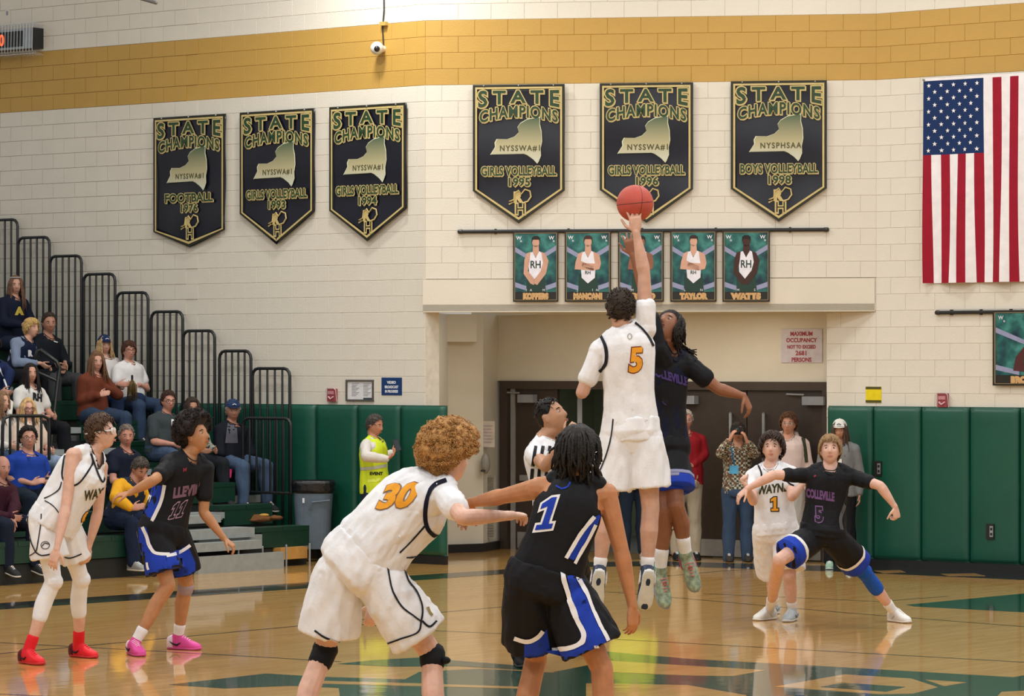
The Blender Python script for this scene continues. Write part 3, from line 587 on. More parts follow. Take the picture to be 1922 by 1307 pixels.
for k in range(14):
    a = A0 + RUN * k; z = Z0 + RISE * k; we = solve_w((581, 512, 442)[k], a) if k < 3 else WE
    w = we; n0 = 0
    while w < WN:                                    # seat modules along each row, aisle left free
        w1 = min(w + .46, WN)
        if not (.95 < (w + w1) / 2 < 2.05): bbox(a, a + .27, w + .004, w1 - .004, z - .05, z, 'seat_board', BGN)
        w = w1
    bbox(a + .005, a + .03, we, .95, z - .23, z - .05, 'riser', BGN); bbox(a + .005, a + .03, 2.05, WN, z - .23, z - .05, 'riser', BGN)
    if k: bbox(a - .30, a + .005, we, WN, z - .45, z - .42, 'foot_board', BGY); bbox(a - .31, a - .30, we, WN, z - .5, z - .41, 'nosing', BGY)
    bbox(a + .03, a + .27, we + .02, WN, max(0, z - 1.2), z - .24, 'substructure', BDK)
    bbox(a - .03, a + .27, .98, 2.02, z - .14, z - .07, 'aisle_step', BGY)
def stepb(px0, px1, y0, y1, a, name, mat, d=.3, floor_=False):
    w0, w1 = solve_w(px1, a), solve_w(px0, a); Y = bl(a, w0, 0).y; z1 = CH - (y0 - HZ) / F * Y; z0 = 0.0 if floor_ else CH - (y1 - HZ) / F * Y; bbox(a, a + d, w0, w1, z0, z1, name, mat)
stepb(372, 533, 1036, 1059, -.80, 'front_step', BGY, .06, True); stepb(345, 492, 1014, 1030, -.74, 'front_step', BGY, .3); stepb(330, 478, 990, 1008, -.60, 'front_step', BGY); stepb(330, 415, 967, 981, -.46, 'front_step', BGY)
stepb(527, 577, 1026, 1048, -.6, 'wooden_block', M('#b98a48', .5, 'wood'), .2)
for i in range(4): a = bl(-.70, .35 + .4 * i, 0); MB().tube([a, a + Z * .25], .012, 6).build('leg', STEEL, bleach)
# guard rails at the far end, one per row pair, tall with rounded tops
RB = M('#12181a', .4, 'powder_coat')
def guard(aL, aR, w, zt, zb, n, label, rad=.017):
    r = empty('guard_rail', bl((aL + aR) / 2, w, zb), label, 'railing', 'guard rails stepping down the bleacher end'); rr = .09
    pts = [bl(aL, w, zb), bl(aL, w, zt - rr)] + [bl(aL - (rr * (1 - math.cos(t))) * (1 if aL > aR else -1), w, zt - rr + rr * math.sin(t)) for t in (R(30), R(60), R(90))]
    s = 1 if aR > aL else -1
    pts = [bl(aL, w, zb), bl(aL, w, zt - rr)] + [bl(aL + s * rr * (1 - math.cos(t)), w, zt - rr + rr * math.sin(t)) for t in (R(30), R(60), R(90))] + [bl(aR - s * rr * (1 - math.cos(t)), w, zt - rr + rr * math.sin(t)) for t in (R(90), R(60), R(30))] + [bl(aR, w, zt - rr), bl(aR, w, zb)]
    MB().tube(pts, rad * 1.15, 8).build('rail_frame', RB, r, smooth=True)
    for i in range(n):
        a = aL + (aR - aL) * (i + 1) / (n + 1); MB().tube([bl(a, w, zb), bl(a, w, zt - .01)], rad * .85, 6).build('baluster', RB, r, smooth=True)
    MB().tube([bl(aL, w, zb), bl(aR, w, zb)], rad, 6).build('bottom_rail', RB, r, smooth=True)
GR = [(546, 690), (473, 657), (405, 619), (345, 583), (280, 547), (218, 512), (155, 478), (95, 443), (35, 410), (-28, 376)]
ORD = ['lowest', 'second lowest', 'third from the bottom', 'fourth from the bottom', 'fifth from the bottom', 'sixth from the bottom', 'seventh from the bottom', 'eighth from the bottom', 'ninth from the bottom', 'topmost']
for i, (px, py) in enumerate(GR):
    w = WE - .02; a1 = solve_a(px - 2, w); a0 = solve_a(px - (72 if i == 0 else 61), w); Y = bl(a1, w, 0).y; zt = CH - (py + 2 - HZ) / F * Y
    guard(a0, a1, w, zt, max(.12, zt - 1.9), 4, 'tall black barred bleacher guard rail, %s of the stepped run' % ORD[i])
guard(solve_a(546, -.1), solve_a(456, -.1), -.1, CH - (786 - HZ) / F * 39.9, .80, 6, 'short dark barred guard rail in front of the capped man')
Yq = 37.3
def pxw(px, Y): return P(px, HZ, Y)
# front rail around the first aisle (left)
r = empty('guard_rail', P(50, 860, 37.4), 'low black barred guard rail in front of the glasses-wearing blonde fan', 'railing'); L0, L1 = P(5, 860, 37.2), P(92, 860, 37.9)
tp = [P(4, 862, 37.2), P(5, 800, 37.2), P(8, 786, 37.2), P(18, 781, 37.3), P(80, 781, 37.8), P(90, 786, 37.9), P(92, 800, 37.9), P(92, 862, 37.9)]; MB().tube(tp, .019, 8).build('rail_frame', RB, r, smooth=True)
for i in range(5): f_ = (i + 1) / 6; a = tp[0].lerp(tp[-1], f_); b = tp[3].lerp(tp[4], f_); b = Vector((a.x, a.y, b.z)); MB().tube([a, b], .016, 6).build('baluster', RB, r, smooth=True)
r = empty('hand_rail', P(105, 800, 40.3), 'dark tube hand rail beside the aisle in front of the blonde boy', 'railing')
MB().tube([P(66, 673, 40.2), P(70, 660, 40.2), P(76, 657, 40.2), P(106, 679, 40.2), P(112, 690, 40.2), P(108, 720, 40.2), P(98, 800, 40.0), P(95, 850, 39.9)], .024, 8).build('tube', RB, r, smooth=True); MB().tube([P(68, 698, 40.2), P(106, 715, 40.2)], .02, 8).build('tube', RB, r, smooth=True)
def seatY(px, py, dz=.62):
    k = (px - CX) / F; m = (py - HZ) / F
    # CH - m Y = dz + .409 * a(Y);  a = ((kY, Y) - BO) . A_
    ca = k * A_.x + A_.y; c0 = -(BO.x * A_.x + BO.y * A_.y); Y = (CH - dz - .409 * c0) / (m + .409 * ca); Ym = (.30 + BO.x * V.x + BO.y * V.y) / (k * V.x + V.y); return min(Y, Ym)
# ------------------------------------------------ trash can, jacket, cup, bottle
c = P(588, 1018, 39.9); c.z = 0; r = empty('trash_can', c, 'grey wheeled trash can with a black bag, against the green padding', 'trash can'); TG = M('#5b6a78', .5, 'plastic')
MB().loft([(c + Z * z, Vector((a, 0, 0)), Vector((0, a * .85, 0))) for z, a in ((.15, .195), (.5, .21), (.86, .235), (.9, .25), (.93, .25))], 28, .55).build('bin', TG, r, smooth=False)
MB().loft([(c + Z * z + Vector((.005 * math.sin(z * 90), 0, 0)), Vector((a, 0, 0)), Vector((0, a * .86, 0))) for z, a in ((.80, .236), (.84, .262), (.87, .25), (.9, .268), (.935, .262), (.95, .25), (.93, .22))], 24, .6).build('bag', M('#16181c', .25, 'plastic', amt=.3, bump=.9, bs=25), r, smooth=True)
for s in (-1, 1): MB().tube([c + Vector((s * .15 - .015, -.1, .07)), c + Vector((s * .15 + .015, -.1, .07))], .065, 14).build('wheel', BLK, r)
MB().tube([c + Vector((-.03, -.215, .62)), c + Vector((0, -.225, .70)), c + Vector((.2, -.2, .72))], .01, 6).build('handle', TG, r)
MB().box(c + Vector((-.1, -.235, .72)), (.012, .003, .028)).build('tag', M('#d8dde2', .5, 'paper'), r)
c = P(496, 981, 39.45); c.z = Z0 + .02; m = MB()
for i in range(9): m.ball(c + Vector((random.uniform(-.15, .15), random.uniform(-.06, .06), random.uniform(.01, .07))), (random.uniform(.07, .12), .07, random.uniform(.025, .05)), 10)
jk = remesh(m, .014, 2, .6, 'jacket')
for v in jk.vertices: v.co.z += .014 * noise.noise(v.co * 22)
jk.materials.append(fab('#6a4526')); o = link('jacket', jk, origin=c); tag(o, 'crumpled brown jacket lying on the lowest green bench end', 'jacket')
o2 = MB().ball(c + Vector((.0, -.02, .09)), (.06, .05, .02), 12).build('jacket_lining', fab('#b98f42'), o, smooth=True)
c = P(430, 897, 40.1); r = empty('drink_cup', c, 'pink cup with a straw standing on the green bleacher block', 'cup'); MB().loft([(c + Z * z, Vector((a, 0, 0)), Vector((0, a, 0))) for z, a in ((0, .025), (.05, .032), (.085, .034))], 14).build('cup', M('#d8357c', .4, 'plastic'), r); MB().loft([(c + Z * z, Vector((a, 0, 0)), Vector((0, a, 0))) for z, a in ((.085, .036), (.095, .036), (.1, .02))], 14).build('lid', M('#c92a6e', .3, 'plastic'), r); MB().tube([c + Z * .1, c + Z * .17], .004, 6).build('straw', M('#e8e8ec', .4, 'plastic'), r)
c = G(176, 1062); r = empty('water_bottle', c, 'clear plastic water bottle on the floor by the bleachers', 'bottle'); MB().loft([(c + Z * z, Vector((a, 0, 0)), Vector((0, a, 0))) for z, a in ((0, .03), (.02, .034), (.08, .031), (.14, .034), (.17, .018), (.19, .013))], 14).build('bottle', M('#9aa6ac', .15, 'plastic'), r, smooth=True); MB().tube([c + Z * .19, c + Z * .21], .014, 10).build('cap', M('#e8e8ec', .4, 'plastic'), r)
# ------------------------------------------------ people: head
def head_pts(th, ph):
    """unit head surface (metres): th azimuth 0 = front, + to the person's left; ph elevation. returns (left, front, up)"""
    x = np.sin(th) * np.abs(np.cos(ph)) ** .86; y = np.cos(th) * np.abs(np.cos(ph)) ** .86; z = np.sin(ph)
    X = x * .0745; Y = y * .095; Zc = z * .118
    low = np.clip((-z - .12) / .88, 0, 1)
    X = X * (1 - .30 * low ** 1.3); X = X * (1 + .04 * np.clip(z, 0, 1))
    back = np.clip(-y, 0, 1); Y = Y + back * .030 * low ** .8
    fr_ = np.clip(y, 0, 1) ** 1.5
    Y = Y - fr_ * .006 * np.clip(z - .3, 0, 1) * 2
    Y = Y + .012 * np.exp(-((Zc + .100) / .022) ** 2 - (X / .024) ** 2) * (y > 0)           # chin
    t = np.clip((.022 - Zc) / .055, 0, 1) * (Zc > -.052)
    nose = np.exp(-(X / (.007 + .007 * t)) ** 2) * (t ** .9) * .026 * np.clip(1 - np.clip((-Zc - .036) / .012, 0, 1), 0, 1)
    Y = Y + nose * (y > 0)
    for s in (-1, 1):
        Y = Y - .0105 * np.exp(-((X - s * .031) / .014) ** 2 - ((Zc - .004) / .011) ** 2) * (y > 0)
        Y = Y + .004 * np.exp(-((X - s * .030) / .017) ** 2 - ((Zc - .026) / .008) ** 2) * (y > 0)
        Y = Y + .003 * np.exp(-((X - s * .040) / .016) ** 2 - ((Zc + .025) / .016) ** 2) * (y > 0)
    Y = Y + .006 * np.exp(-(X / .022) ** 2 - ((Zc + .064) / .013) ** 2) * (y > 0)
    Y = Y - .003 * np.exp(-(X / .020) ** 2 - ((Zc + .064) / .003) ** 2) * (y > 0)
    return X, Y, Zc
class Head:
    def __init__(s, c, yaw, pitch, roll, k=1.0):
        y, p, r = R(yaw), R(pitch), R(roll)
        fw = Vector((math.sin(y) * math.cos(p), -math.cos(y) * math.cos(p), math.sin(p))); lf = Vector((math.cos(y), math.sin(y), 0)); up = lf.cross(fw) * -1
        up = fw.cross(lf) if fw.cross(lf).z > 0 else lf.cross(fw)
        q = Matrix.Rotation(r, 3, fw); s.f, s.l, s.u = fw, q @ lf, q @ up; s.c = Vector(c); s.k = k
    def __call__(s, x, y, z): return s.c + (s.l * x + s.f * y + s.u * z) * s.k
    def pt(s, th, ph, off=0.0):
        X, Y, Zc = head_pts(np.array([R(th)]), np.array([R(ph)])); v = Vector((float(X[0]), float(Y[0]), float(Zc[0]))); n = Vector((v.x / .0056, v.y / .009, v.z / .0139)).normalized(); v += n * off
        return s(v.x, v.y, v.z)
    def ax(s): return (s.l, s.f, s.u)
HT = np.linspace(0, 2 * math.pi, 57)[:-1]; 
def add_head(mb, H):
    phs = np.radians([-86, -76, -66, -57, -50, -44, -39, -35, -31, -27, -23, -19, -15, -11, -7, -3, 1, 5, 9, 13, 18, 24, 31, 39, 48, 58, 68, 78, 87]); n = len(HT); v = []; f = []
    for ph in phs:
        X, Y, Zc = head_pts(HT, np.full(n, ph)); v += [H(a, b, c) for a, b, c in zip(X, Y, Zc)]
    for i in range(len(phs) - 1):
        for k in range(n): k2 = (k + 1) % n; f.append((i * n + k, i * n + k2, (i + 1) * n + k2, (i + 1) * n + k))
    f.append(tuple(range(n))); f.append(tuple(reversed(range((len(phs) - 1) * n, len(phs) * n)))); mb.add(v, f)
    for s_ in (-1, 1):
        e = H(s_ * .0755, -.006, -.008); mb.ball(e, (.0075 * H.k, .018 * H.k, .031 * H.k), 10, ax=H.ax())
        mb.ball(H(s_ * .079, -.014, .006), (.006 * H.k, .014 * H.k, .018 * H.k), 8, ax=H.ax())
HL = ([0, 30, 50, 66, 80, 95, 112, 130, 180], [36, 35, 26, 8, -4, 2, -18, -30, -36])
def hairline(th, sh=0):
    a = abs((th + 180) % 360 - 180); return float(np.interp(a, HL[0], HL[1])) + sh
def add_cap(mb, H, th_=.016, nz=.3, fs=30, sh=0, shape=None, top=1.0, seed=0, n=48):
    """closed hair volume hugging the skull; shape(th,ph)->extra thickness factor"""
    v = []; f = []; phs = [-80, -60, -48, -40, -34, -28, -22, -16, -10, -4, 2, 9, 16, 24, 32, 40, 50, 60, 70, 80, 88]
    for ph in phs:
        for i in range(n):
            th = 360 * i / n; e = hairline(th, sh); m = min(1, max(0, (ph - e) / 10)); m = m * m * (3 - 2 * m)
            t = th_ * (1 + (top - 1) * max(0, math.sin(R(ph))))
            if shape: t *= shape(th, ph)
            p = H.pt(th, ph, 0); q = H.pt(th, ph, (t * m - (1 - m) * .016))
            if m > .05: q += (q - H.c).normalized() * (t * nz * noise.noise((q - H.c) * fs + Vector((seed, 0, 0))) * m)
            v.append(q)
    for i in range(len(phs) - 1):
        for k in range(n): k2 = (k + 1) % n; f.append((i * n + k, i * n + k2, (i + 1) * n + k2, (i + 1) * n + k))
    f.append(tuple(range(n))); f.append(tuple(reversed(range((len(phs) - 1) * n, len(phs) * n)))); mb.add(v, f)
def strand(mb, pts, r, n=4):
    rad = [r * (1 - .85 * (i / (len(pts) - 1)) ** 1.6) for i in range(len(pts))]; mb.tube(pts, rad, n, cap=False)
def hair(style, H, seed=1, length=.03, vol=.02, px=1.0):
    rn = random.Random(seed); mb = MB()
    def rp():
        while True:
            th = rn.uniform(0, 360); ph = math.degrees(math.asin(rn.uniform(-.6, 1)))
            if ph > hairline(th) + 4: return th, ph
    if style in ('short', 'messy', 'buzz', 'fade'):
        vl = {'buzz': .006, 'fade': .008}.get(style, vol)
        sh = (lambda th, ph: (.35 if ph < 12 else 1.0)) if style == 'fade' or style == 'messy' else None
        add_cap(mb, H, vl, .35, 34, shape=sh, top=1.25 if style != 'buzz' else 1.0, seed=seed)
        N = {'buzz': 0, 'fade': 120, 'short': 260, 'messy': 420}[style]
        for _ in range(N):
            th, ph = rp(); 
            if style == 'fade' and ph < 20: continue
            p = H.pt(th, ph, vl * .6); q = H.pt(th, ph, vl * 1.15 + .006); dth = rn.uniform(-14, 14) * 1.5
            L = length * rn.uniform(.6, 1.2) * (1 if ph > 10 else .6)
            a = H.pt(th + dth, ph - math.degrees(L / .13) * .6 * (1 if abs(th - 180) < 179 else 1), vl * 1.0 + (.010 if style == 'messy' else .002) * rn.random())
            b = H.pt(th + dth * 1.6, ph - math.degrees(L / .12), vl * .9 + (.016 if style == 'messy' else .001) * rn.random())
            strand(mb, [p, q, a, b], .0055 * rn.uniform(.7, 1.3))
    elif style == 'curly':
        add_cap(mb, H, vol, .45, 26, sh=-2, shape=lambda th, ph: (.55 if ph < -8 else .85 if ph < 8 else 1.0), top=1.15, seed=seed)
        for _ in range(int(520 * px)):
            th, ph = rp(); base = vol * (.55 if ph < -8 else .85 if ph < 8 else 1 + .15 * math.sin(R(ph)))
            c = H.pt(th, ph, base * rn.uniform(.75, 1.08)); n = (c - H.c).normalized(); a = Vector((rn.gauss(0, 1), rn.gauss(0, 1), rn.gauss(0, 1))).normalized(); d = (n * .7 + a * .8).normalized()
            s1 = d.orthogonal().normalized(); s2 = d.cross(s1); r = rn.uniform(.006, .011); L = rn.uniform(.012, .03)
            strand(mb, [c + d * (L * (t / 11 - .3)) + s1 * (r * math.cos(t * 1.0)) + s2 * (r * math.sin(t * 1.0)) for t in range(12)], .0032, 4)
    elif style == 'bald':
        sh = lambda th, ph: (1 if ph < 18 else 0.0)
        add_cap(mb, H, .006, .3, 30, shape=lambda th, ph: (1 if ph < 14 and abs((th + 180) % 360 - 180) > 60 else -1.2), seed=seed)
    elif style == 'long':
        add_cap(mb, H, vol, .2, 20, seed=seed, top=1.1)
        for i in range(150):
            s = rn.choice((-1, 1)); th = s * rn.uniform(38, 175); ph = hairline(th) + rn.uniform(4, 30) if abs(th) < 100 else rn.uniform(-20, 20)
            ph = max(ph, -22); p = H.pt(th, ph, vol * .9); o = (p - H.c); o -= Z * o.z; o.normalize(); fr_ = abs(th) < 95
            q = H.pt(th, min(ph, 5), vol * 1.1); L = length * rn.uniform(.75, 1.1); w = Vector((rn.gauss(0, .008), rn.gauss(0, .008), 0))
            e1 = q + Vector((0, 0, -L * .45)) + o * .006 + w; e2 = q + Vector((0, 0, -L)) + (H.l * (.012 * s) + H.f * (.045 if fr_ else -.01)) + w * 2
            strand(mb, [p, q, (q + e1) / 2, e1, (e1 + e2) / 2, e2], .011, 5)
    elif style == 'bowl':
        add_cap(mb, H, vol, .25, 22, sh=-8, seed=seed, top=1.1)
        for _ in range(300):
            th, ph = rp(); p = H.pt(th, ph, vol * .8); a = H.pt(th + rn.uniform(-9, 9), ph - 14, vol * 1.15); b = H.pt(th + rn.uniform(-14, 14), max(ph - 34, hairline(th) - 16), vol * 1.05); strand(mb, [p, a, b], .007)
    elif style == 'locs':
        add_cap(mb, H, vol, .5, 40, seed=seed)
        for i in range(95):
            th = rn.uniform(60, 300); ph = rn.uniform(-25, 60); p = H.pt(th, ph, vol * .7); q = H.pt(th, ph - 18, vol * 1.2); r_ = H.pt(th, max(-30, ph - 45), vol * 1.25)
            e = r_ + Vector((rn.gauss(0, .015), rn.gauss(0, .012), -length * rn.uniform(.3, 1.0))); mb.tube([p, q, r_, (r_ + e) / 2 + Vector((rn.gauss(0, .006), 0, 0)), e], [.0085, .009, .0085, .008, .005], 5, cap=False)
    return mb
# ------------------------------------------------ people: hands
def add_hand(mb, w, d, pn, ts, k=1.0, curl=.3, spread=.12, thumb=.8):
    """w wrist, d direction to fingertips, pn palm normal, ts +1/-1 side of the thumb"""
    d = d.normalized(); pn = (pn - d * pn.dot(d)).normalized(); sd = d.cross(pn) * ts
    S = lambda a, hw, hd, off=0.0: (w + d * a * k + sd * off * k, sd * hw * k, pn * hd * k)
    mb.loft([S(-.02, .024, .018), S(.0, .026, .019), S(.03, .037, .017), S(.065, .042, .0145), S(.090, .041, .013), S(.098, .034, .010)], 14, .8)
    for i, (o, L, r) in enumerate(((.030, .070, .0088), (.0105, .079, .009), (-.010, .073, .0088), (-.0285, .058, .0078))):
        p = w + d * (.088 - abs(o) * .15) * k + sd * o * k; dr = (d + sd * (o / .03) * spread).normalized(); pts = [p - dr * .015 * k, p]; ang = 0
        for j, fr_ in enumerate((.42, .33, .27)):
            ang += curl * (R(50), R(70), R(45))[j] * (1 + .12 * i); pts.append(pts[-1] + (dr * math.cos(ang) + pn * math.sin(ang)) * L * fr_ * k)
        mb.tube(pts, [r * k, r * 1.02 * k, r * .98 * k, r * .9 * k, r * .74 * k], 8)
    p = w + d * .022 * k + sd * .026 * k; t1 = (d * .62 + sd * thumb + pn * .25).normalized(); t2 = (d * .9 + sd * thumb * .45 + pn * (.2 + curl * .6)).normalized()
    a = p + t1 * .042 * k; b = a + t2 * .033 * k; mb.tube([p, a, b, b + t2 * .022 * k], [.0135 * k, .0112 * k, .0098 * k, .008 * k], 8)
# ------------------------------------------------ people: skeleton
TP = [(-.20, .050, .048), (-.13, .080, .062), (-.03, .0955, .069), (.10, .0935, .066), (.25, .084, .059), (.40, .0785, .056), (.55, .084, .060), (.70, .092, .065), (.82, .0935, .064), (.91, .080, .056), (.97, .056, .044), (1.03, .036, .036)]
LEG1 = ([0, .25, .6, .88, 1], [.052, .0495, .040, .033, .0325]); LEG2 = ([0, .12, .32, .6, .85, 1], [.0325, .031, .0335, .0265, .0195, .0195])
ARM1 = ([0, .25, .6, 1], [.0315, .0300, .0260, .0225]); ARM2 = ([0, .18, .55, .85, 1], [.0225, .0248, .0200, .0148, .0140])
class Sk:
    def __init__(s, Y, H, yaw, pel, nek, head, j, pose='stand', bulk=1.0, lean=0, spine=0, bl=1.0):
        s.H = H; s.bk = bulk; s.Y = Y; y = R(yaw); s.fw = Vector((math.sin(y), -math.cos(y), 0)); s.lf = Vector((math.cos(y), math.sin(y), 0)); J = s.J = {}
        fl, lf = s.fw, s.lf
        hx, hy, hyaw, hp, hr = head
        if pel is not None: J['pel'] = P(pel[0], pel[1], Y + (pel[2] if len(pel) > 2 else 0))
        if nek is not None: J['nek'] = s.pl(nek, J['pel'], .295 * H)
        else:
            hc = P(hx, hy, Y); 
            if pel is None: J['pel'] = hc - Z * (.40 * H * math.cos(R(lean)) ) - fl * (.40 * H * math.sin(R(lean)))
            d_ = (hc - J['pel']).normalized(); J['nek'] = J['pel'] + d_ * .295 * H + (hc - J['pel'] - d_ * (hc - J['pel']).length) ; L_ = (hc - J['pel']).length; J['nek'] = J['pel'] + (hc - J['pel']) * ((L_ - .094 * H) / L_) - fl * .012 * H
        up = (J['nek'] - J['pel']).normalized()
        lfp = (lf - up * lf.dot(up)).normalized()
        s.sw = .098 * H * (.5 + .5 * bulk)
        J['sL'] = J['nek'] + lfp * s.sw - up * .040 * H; J['sR'] = J['nek'] - lfp * s.sw - up * .040 * H
        J['hL'] = J['pel'] + lf * .054 * H - Z * .012 * H; J['hR'] = J['pel'] - lf * .054 * H - Z * .012 * H
        for k_ in ('sL', 'sR', 'hL', 'hR'):
            if k_ in j: J[k_] = s.pl(j[k_], J['nek'] if k_[0] == 's' else J['pel'], (s.sw + .02) if k_[0] == 's' else .06 * H)
        ua, fa, th, sn = .172 * H, .146 * H, .240 * H, .240 * H
        s.pn = {}
        for S, sg in (('L', 1), ('R', -1)):
            h = J['h' + S]
            if pose == 'sit':
                kd = (fl * 1.0 + lf * sg * .22 - Z * .06).normalized(); kn = h + kd * th; an = kn + (Z * -1 + fl * .02).normalized() * sn
                el = J['s' + S] - Z * ua * .86 + fl * ua * .30 + lf * sg * ua * .22; wr = el + (fl * .9 - Z * .12 - lf * sg * .45).normalized() * fa
            else:
                kn = h - Z * th + lf * sg * .01; an = kn - Z * sn + lf * sg * .01
                el = J['s' + S] - Z * ua * .96 + lf * sg * ua * .2 - fl * .02; wr = el - Z * fa * .95 + fl * fa * .25
            a_ = j.get('a' + S); k_ = j.get('k' + S)
            if a_ is not None: J['a' + S] = s.pl(a_, h, th + sn)
            else: J['a' + S] = an
            if k_ is not None:
                if len(k_) > 2: J['k' + S] = s.pl(k_, h, th)
                else:
                    mid = (h + J['a' + S]) / 2; c = P(k_[0], k_[1], mid.y); l = (c - h).length; J['k' + S] = P(k_[0], k_[1], mid.y + (fl.y if abs(fl.y) > .25 else 0) * math.sqrt(max(0, th * th - l * l)) * .9)
            else: J['k' + S] = kn
            if a_ is None and k_ is not None: J['a' + S] = J['k' + S] - Z * sn
            e_ = j.get('e' + S); w_ = j.get('w' + S); J['e' + S] = s.pl(e_, J['s' + S], ua) if e_ is not None else el
            J['w' + S] = s.pl(w_, J['e' + S], fa) if w_ is not None else (wr if e_ is None else J['e' + S] + fl * fa)
            f_ = j.get('f' + S); J['f' + S] = s.pl(f_, J['w' + S], .10 * H) if f_ is not None else J['w' + S] + (J['w' + S] - J['e' + S]).normalized() * .1 * H
            t_ = j.get('t' + S); tv = (s.pl(t_, J['a' + S], .15 * H) - J['a' + S]) if t_ is not None else fl - Z * .2
            J['t' + S] = J['a' + S] + tv.normalized() * .125 * H
            s.pn[S] = j.get('p' + S)
        hd = P(hx, hy, J['nek'].y + (j['hd'] if 'hd' in j else .0)); 
        s.head = Head(hd - Vector((0, 0, 0)), hyaw, hp, hr, H / 1.80 * 1.05 * j.get('hk', 1.0))
        s.up = up; s.lc = (J['sL'] - J['sR']); s.lc = (s.lc - up * s.lc.dot(up)).normalized(); lp = (J['hL'] - J['hR']); s.lp = (lp - up * lp.dot(up)).normalized(); s.spine = spine; s.fc = s.lc.cross(up) * 1.0
        if s.fc.dot(fl) < 0: s.fc = -s.fc
    def pl(s, q, par, L):
        d = q[2] if len(q) > 2 else 0
        if d == 'g': return P(q[0], q[1], GY(q[1], .075))
        if isinstance(d, str):
            c = P(q[0], q[1], par.y); l = (c - par).length; a = math.sqrt(max(0, L * L - l * l)); return P(q[0], q[1], par.y + (a if d == '+' else -a))
        if len(q) > 2: return P(q[0], q[1], s.Y + d)
        return P(q[0], q[1], par.y)
    def tors(s, t):
        J = s.J; a, b = J['pel'], J['nek']; m = (a + b) / 2 - s.fc * s.spine * s.H; tt = min(1, max(0, t))
        p = a * (1 - tt) ** 2 + m * 2 * tt * (1 - tt) + b * tt ** 2
        if t < 0 or t > 1: p += (b - a) * (t - tt)
        l = (s.lp * (1 - tt) + s.lc * tt).normalized(); l = (l - s.up * l.dot(s.up)).normalized(); return p, l, l.cross(s.up) * (1 if l.cross(s.up).dot(s.fc) > 0 else -1)
    def torso(s, mb, inf=0.0, t0=-.3, t1=2, prof=None, wd=1.0, n=22, e=.88):
        secs = []; H = s.H
        pr = prof or TP; ts = [q for q in pr if t0 <= q[0] <= t1]
        for t, w, d in ts:
            p, l, f = s.tors(t); bel = (s.bk - 1) * (1.6 if .05 < t < .6 else 1.0); secs.append((p + f * (max(0, bel) * .02 * H), l * ((w * (1 + bel * .8)) * wd * H + inf), f * (d * (1 + bel) * H + inf)))
        mb.loft(secs, n, e)
    def limb(s, mb, ka, kb, prof, inf=0.0, t0=0.0, t1=1.0, add=None, n=12, calf=False):
        a, b = s.J[ka], s.J[kb]; N = 7; pts = []; rad = []
        for i in range(N):
            t = t0 + (t1 - t0) * i / (N - 1); p = a.lerp(b, t)
            if calf: p -= s.fw * (.010 * s.H * math.exp(-((t - .3) / .2) ** 2))
            pts.append(p); rad.append(float(np.interp(t, *prof)) * s.H * (.75 + .25 * s.bk) + inf + (add(t) if add else 0))
        mb.tube(pts, rad, n)
    def body(s, hands=(1, 1), legs=True, curl=(.3, .3), spread=(.12, .12), thumbs=(.8, .8)):
        mb = MB(); H = s.H; J = s.J; s.torso(mb)
        for i, S in enumerate('LR'):
            sh = J['s' + S]; p, l, f = s.tors(.93); mb.ball(sh, .0335 * H, 12); q = s.tors(.80)[0] + (sh - s.tors(.80)[0]) * .45
            mb.tube([q, sh + s.up * .002], [.040 * H, .033 * H], 10); mb.tube([s.tors(1.04)[0], s.tors(.98)[0].lerp(sh, .55) + s.up * .012 * H, sh + s.up * .008 * H], [.030 * H, .026 * H, .024 * H], 10)
            s.limb(mb, 's' + S, 'e' + S, ARM1); s.limb(mb, 'e' + S, 'w' + S, ARM2)
            pn = s.pn[S]; d = J['f' + S] - J['w' + S]
            pn = (Vector(pn) if pn is not None else (s.lf * (-1 if S == 'L' else 1) + s.fw * .2))
            if abs(pn.normalized().dot(d.normalized())) > .95: pn = s.fw
            # thumb side: forward / up of the palm
            dd = d.normalized(); pq = (pn - dd * pn.dot(dd)).normalized(); ts = -1 if S == 'L' else 1
            if hands[i]: add_hand(mb, J['w' + S], d, pn, ts, H / 1.82, curl[i], spread[i], thumbs[i])
            if legs:
                mb.ball(J['h' + S], .053 * H, 12); s.limb(mb, 'h' + S, 'k' + S, LEG1); s.limb(mb, 'k' + S, 'a' + S, LEG2, calf=True)
                mb.tube([J['a' + S], J['a' + S].lerp(J['t' + S], .30) - Z * (.02 if J['a' + S].z < .2 else 0)], [.0185 * H, .013 * H], 8)
        hd = s.head; nb = hd(0, -.022, -.075); mb.tube([s.tors(.94)[0], s.tors(1.04)[0], nb, hd(0, -.015, -.03)], [.040 * H, .0335 * H, .0325 * H, .034 * H], 14); add_head(mb, hd); return mb
CLOTHS = []
def wrinkle(me, amp, sc, ax=None, seed=0.0):
    n = len(me.vertices); co = np.empty(n * 3); me.vertices.foreach_get('co', co); co = co.reshape(-1, 3); no = np.empty(n * 3); me.vertices.foreach_get('normal', no); no = no.reshape(-1, 3)
    A = np.array(ax if ax is not None else (0, 0, 1.0)); q = co - np.outer(co @ A, A) * .72; o = np.empty(n); sv = Vector((seed, seed * .7, 1))
    for i in range(n):
        v = Vector(q[i]) * sc + sv; a = noise.noise(v); o[i] = (1 - 2.2 * abs(a)) * .6 + noise.noise(v * 2.3) * .5
    co += no * (o * amp * 1.35)[:, None]; me.vertices.foreach_set('co', co.ravel()); me.update()
def cut(me, fn):
    b = bmesh.new(); b.from_mesh(me); bmesh.ops.delete(b, geom=[v for v in b.verts if fn(v.co)], context='VERTS'); b.to_mesh(me); b.free(); me.update()
def dark(h, f): return '#' + ''.join('%02x' % int(int(h.lstrip('#')[i:i + 2], 16) * f) for i in (0, 2, 4))
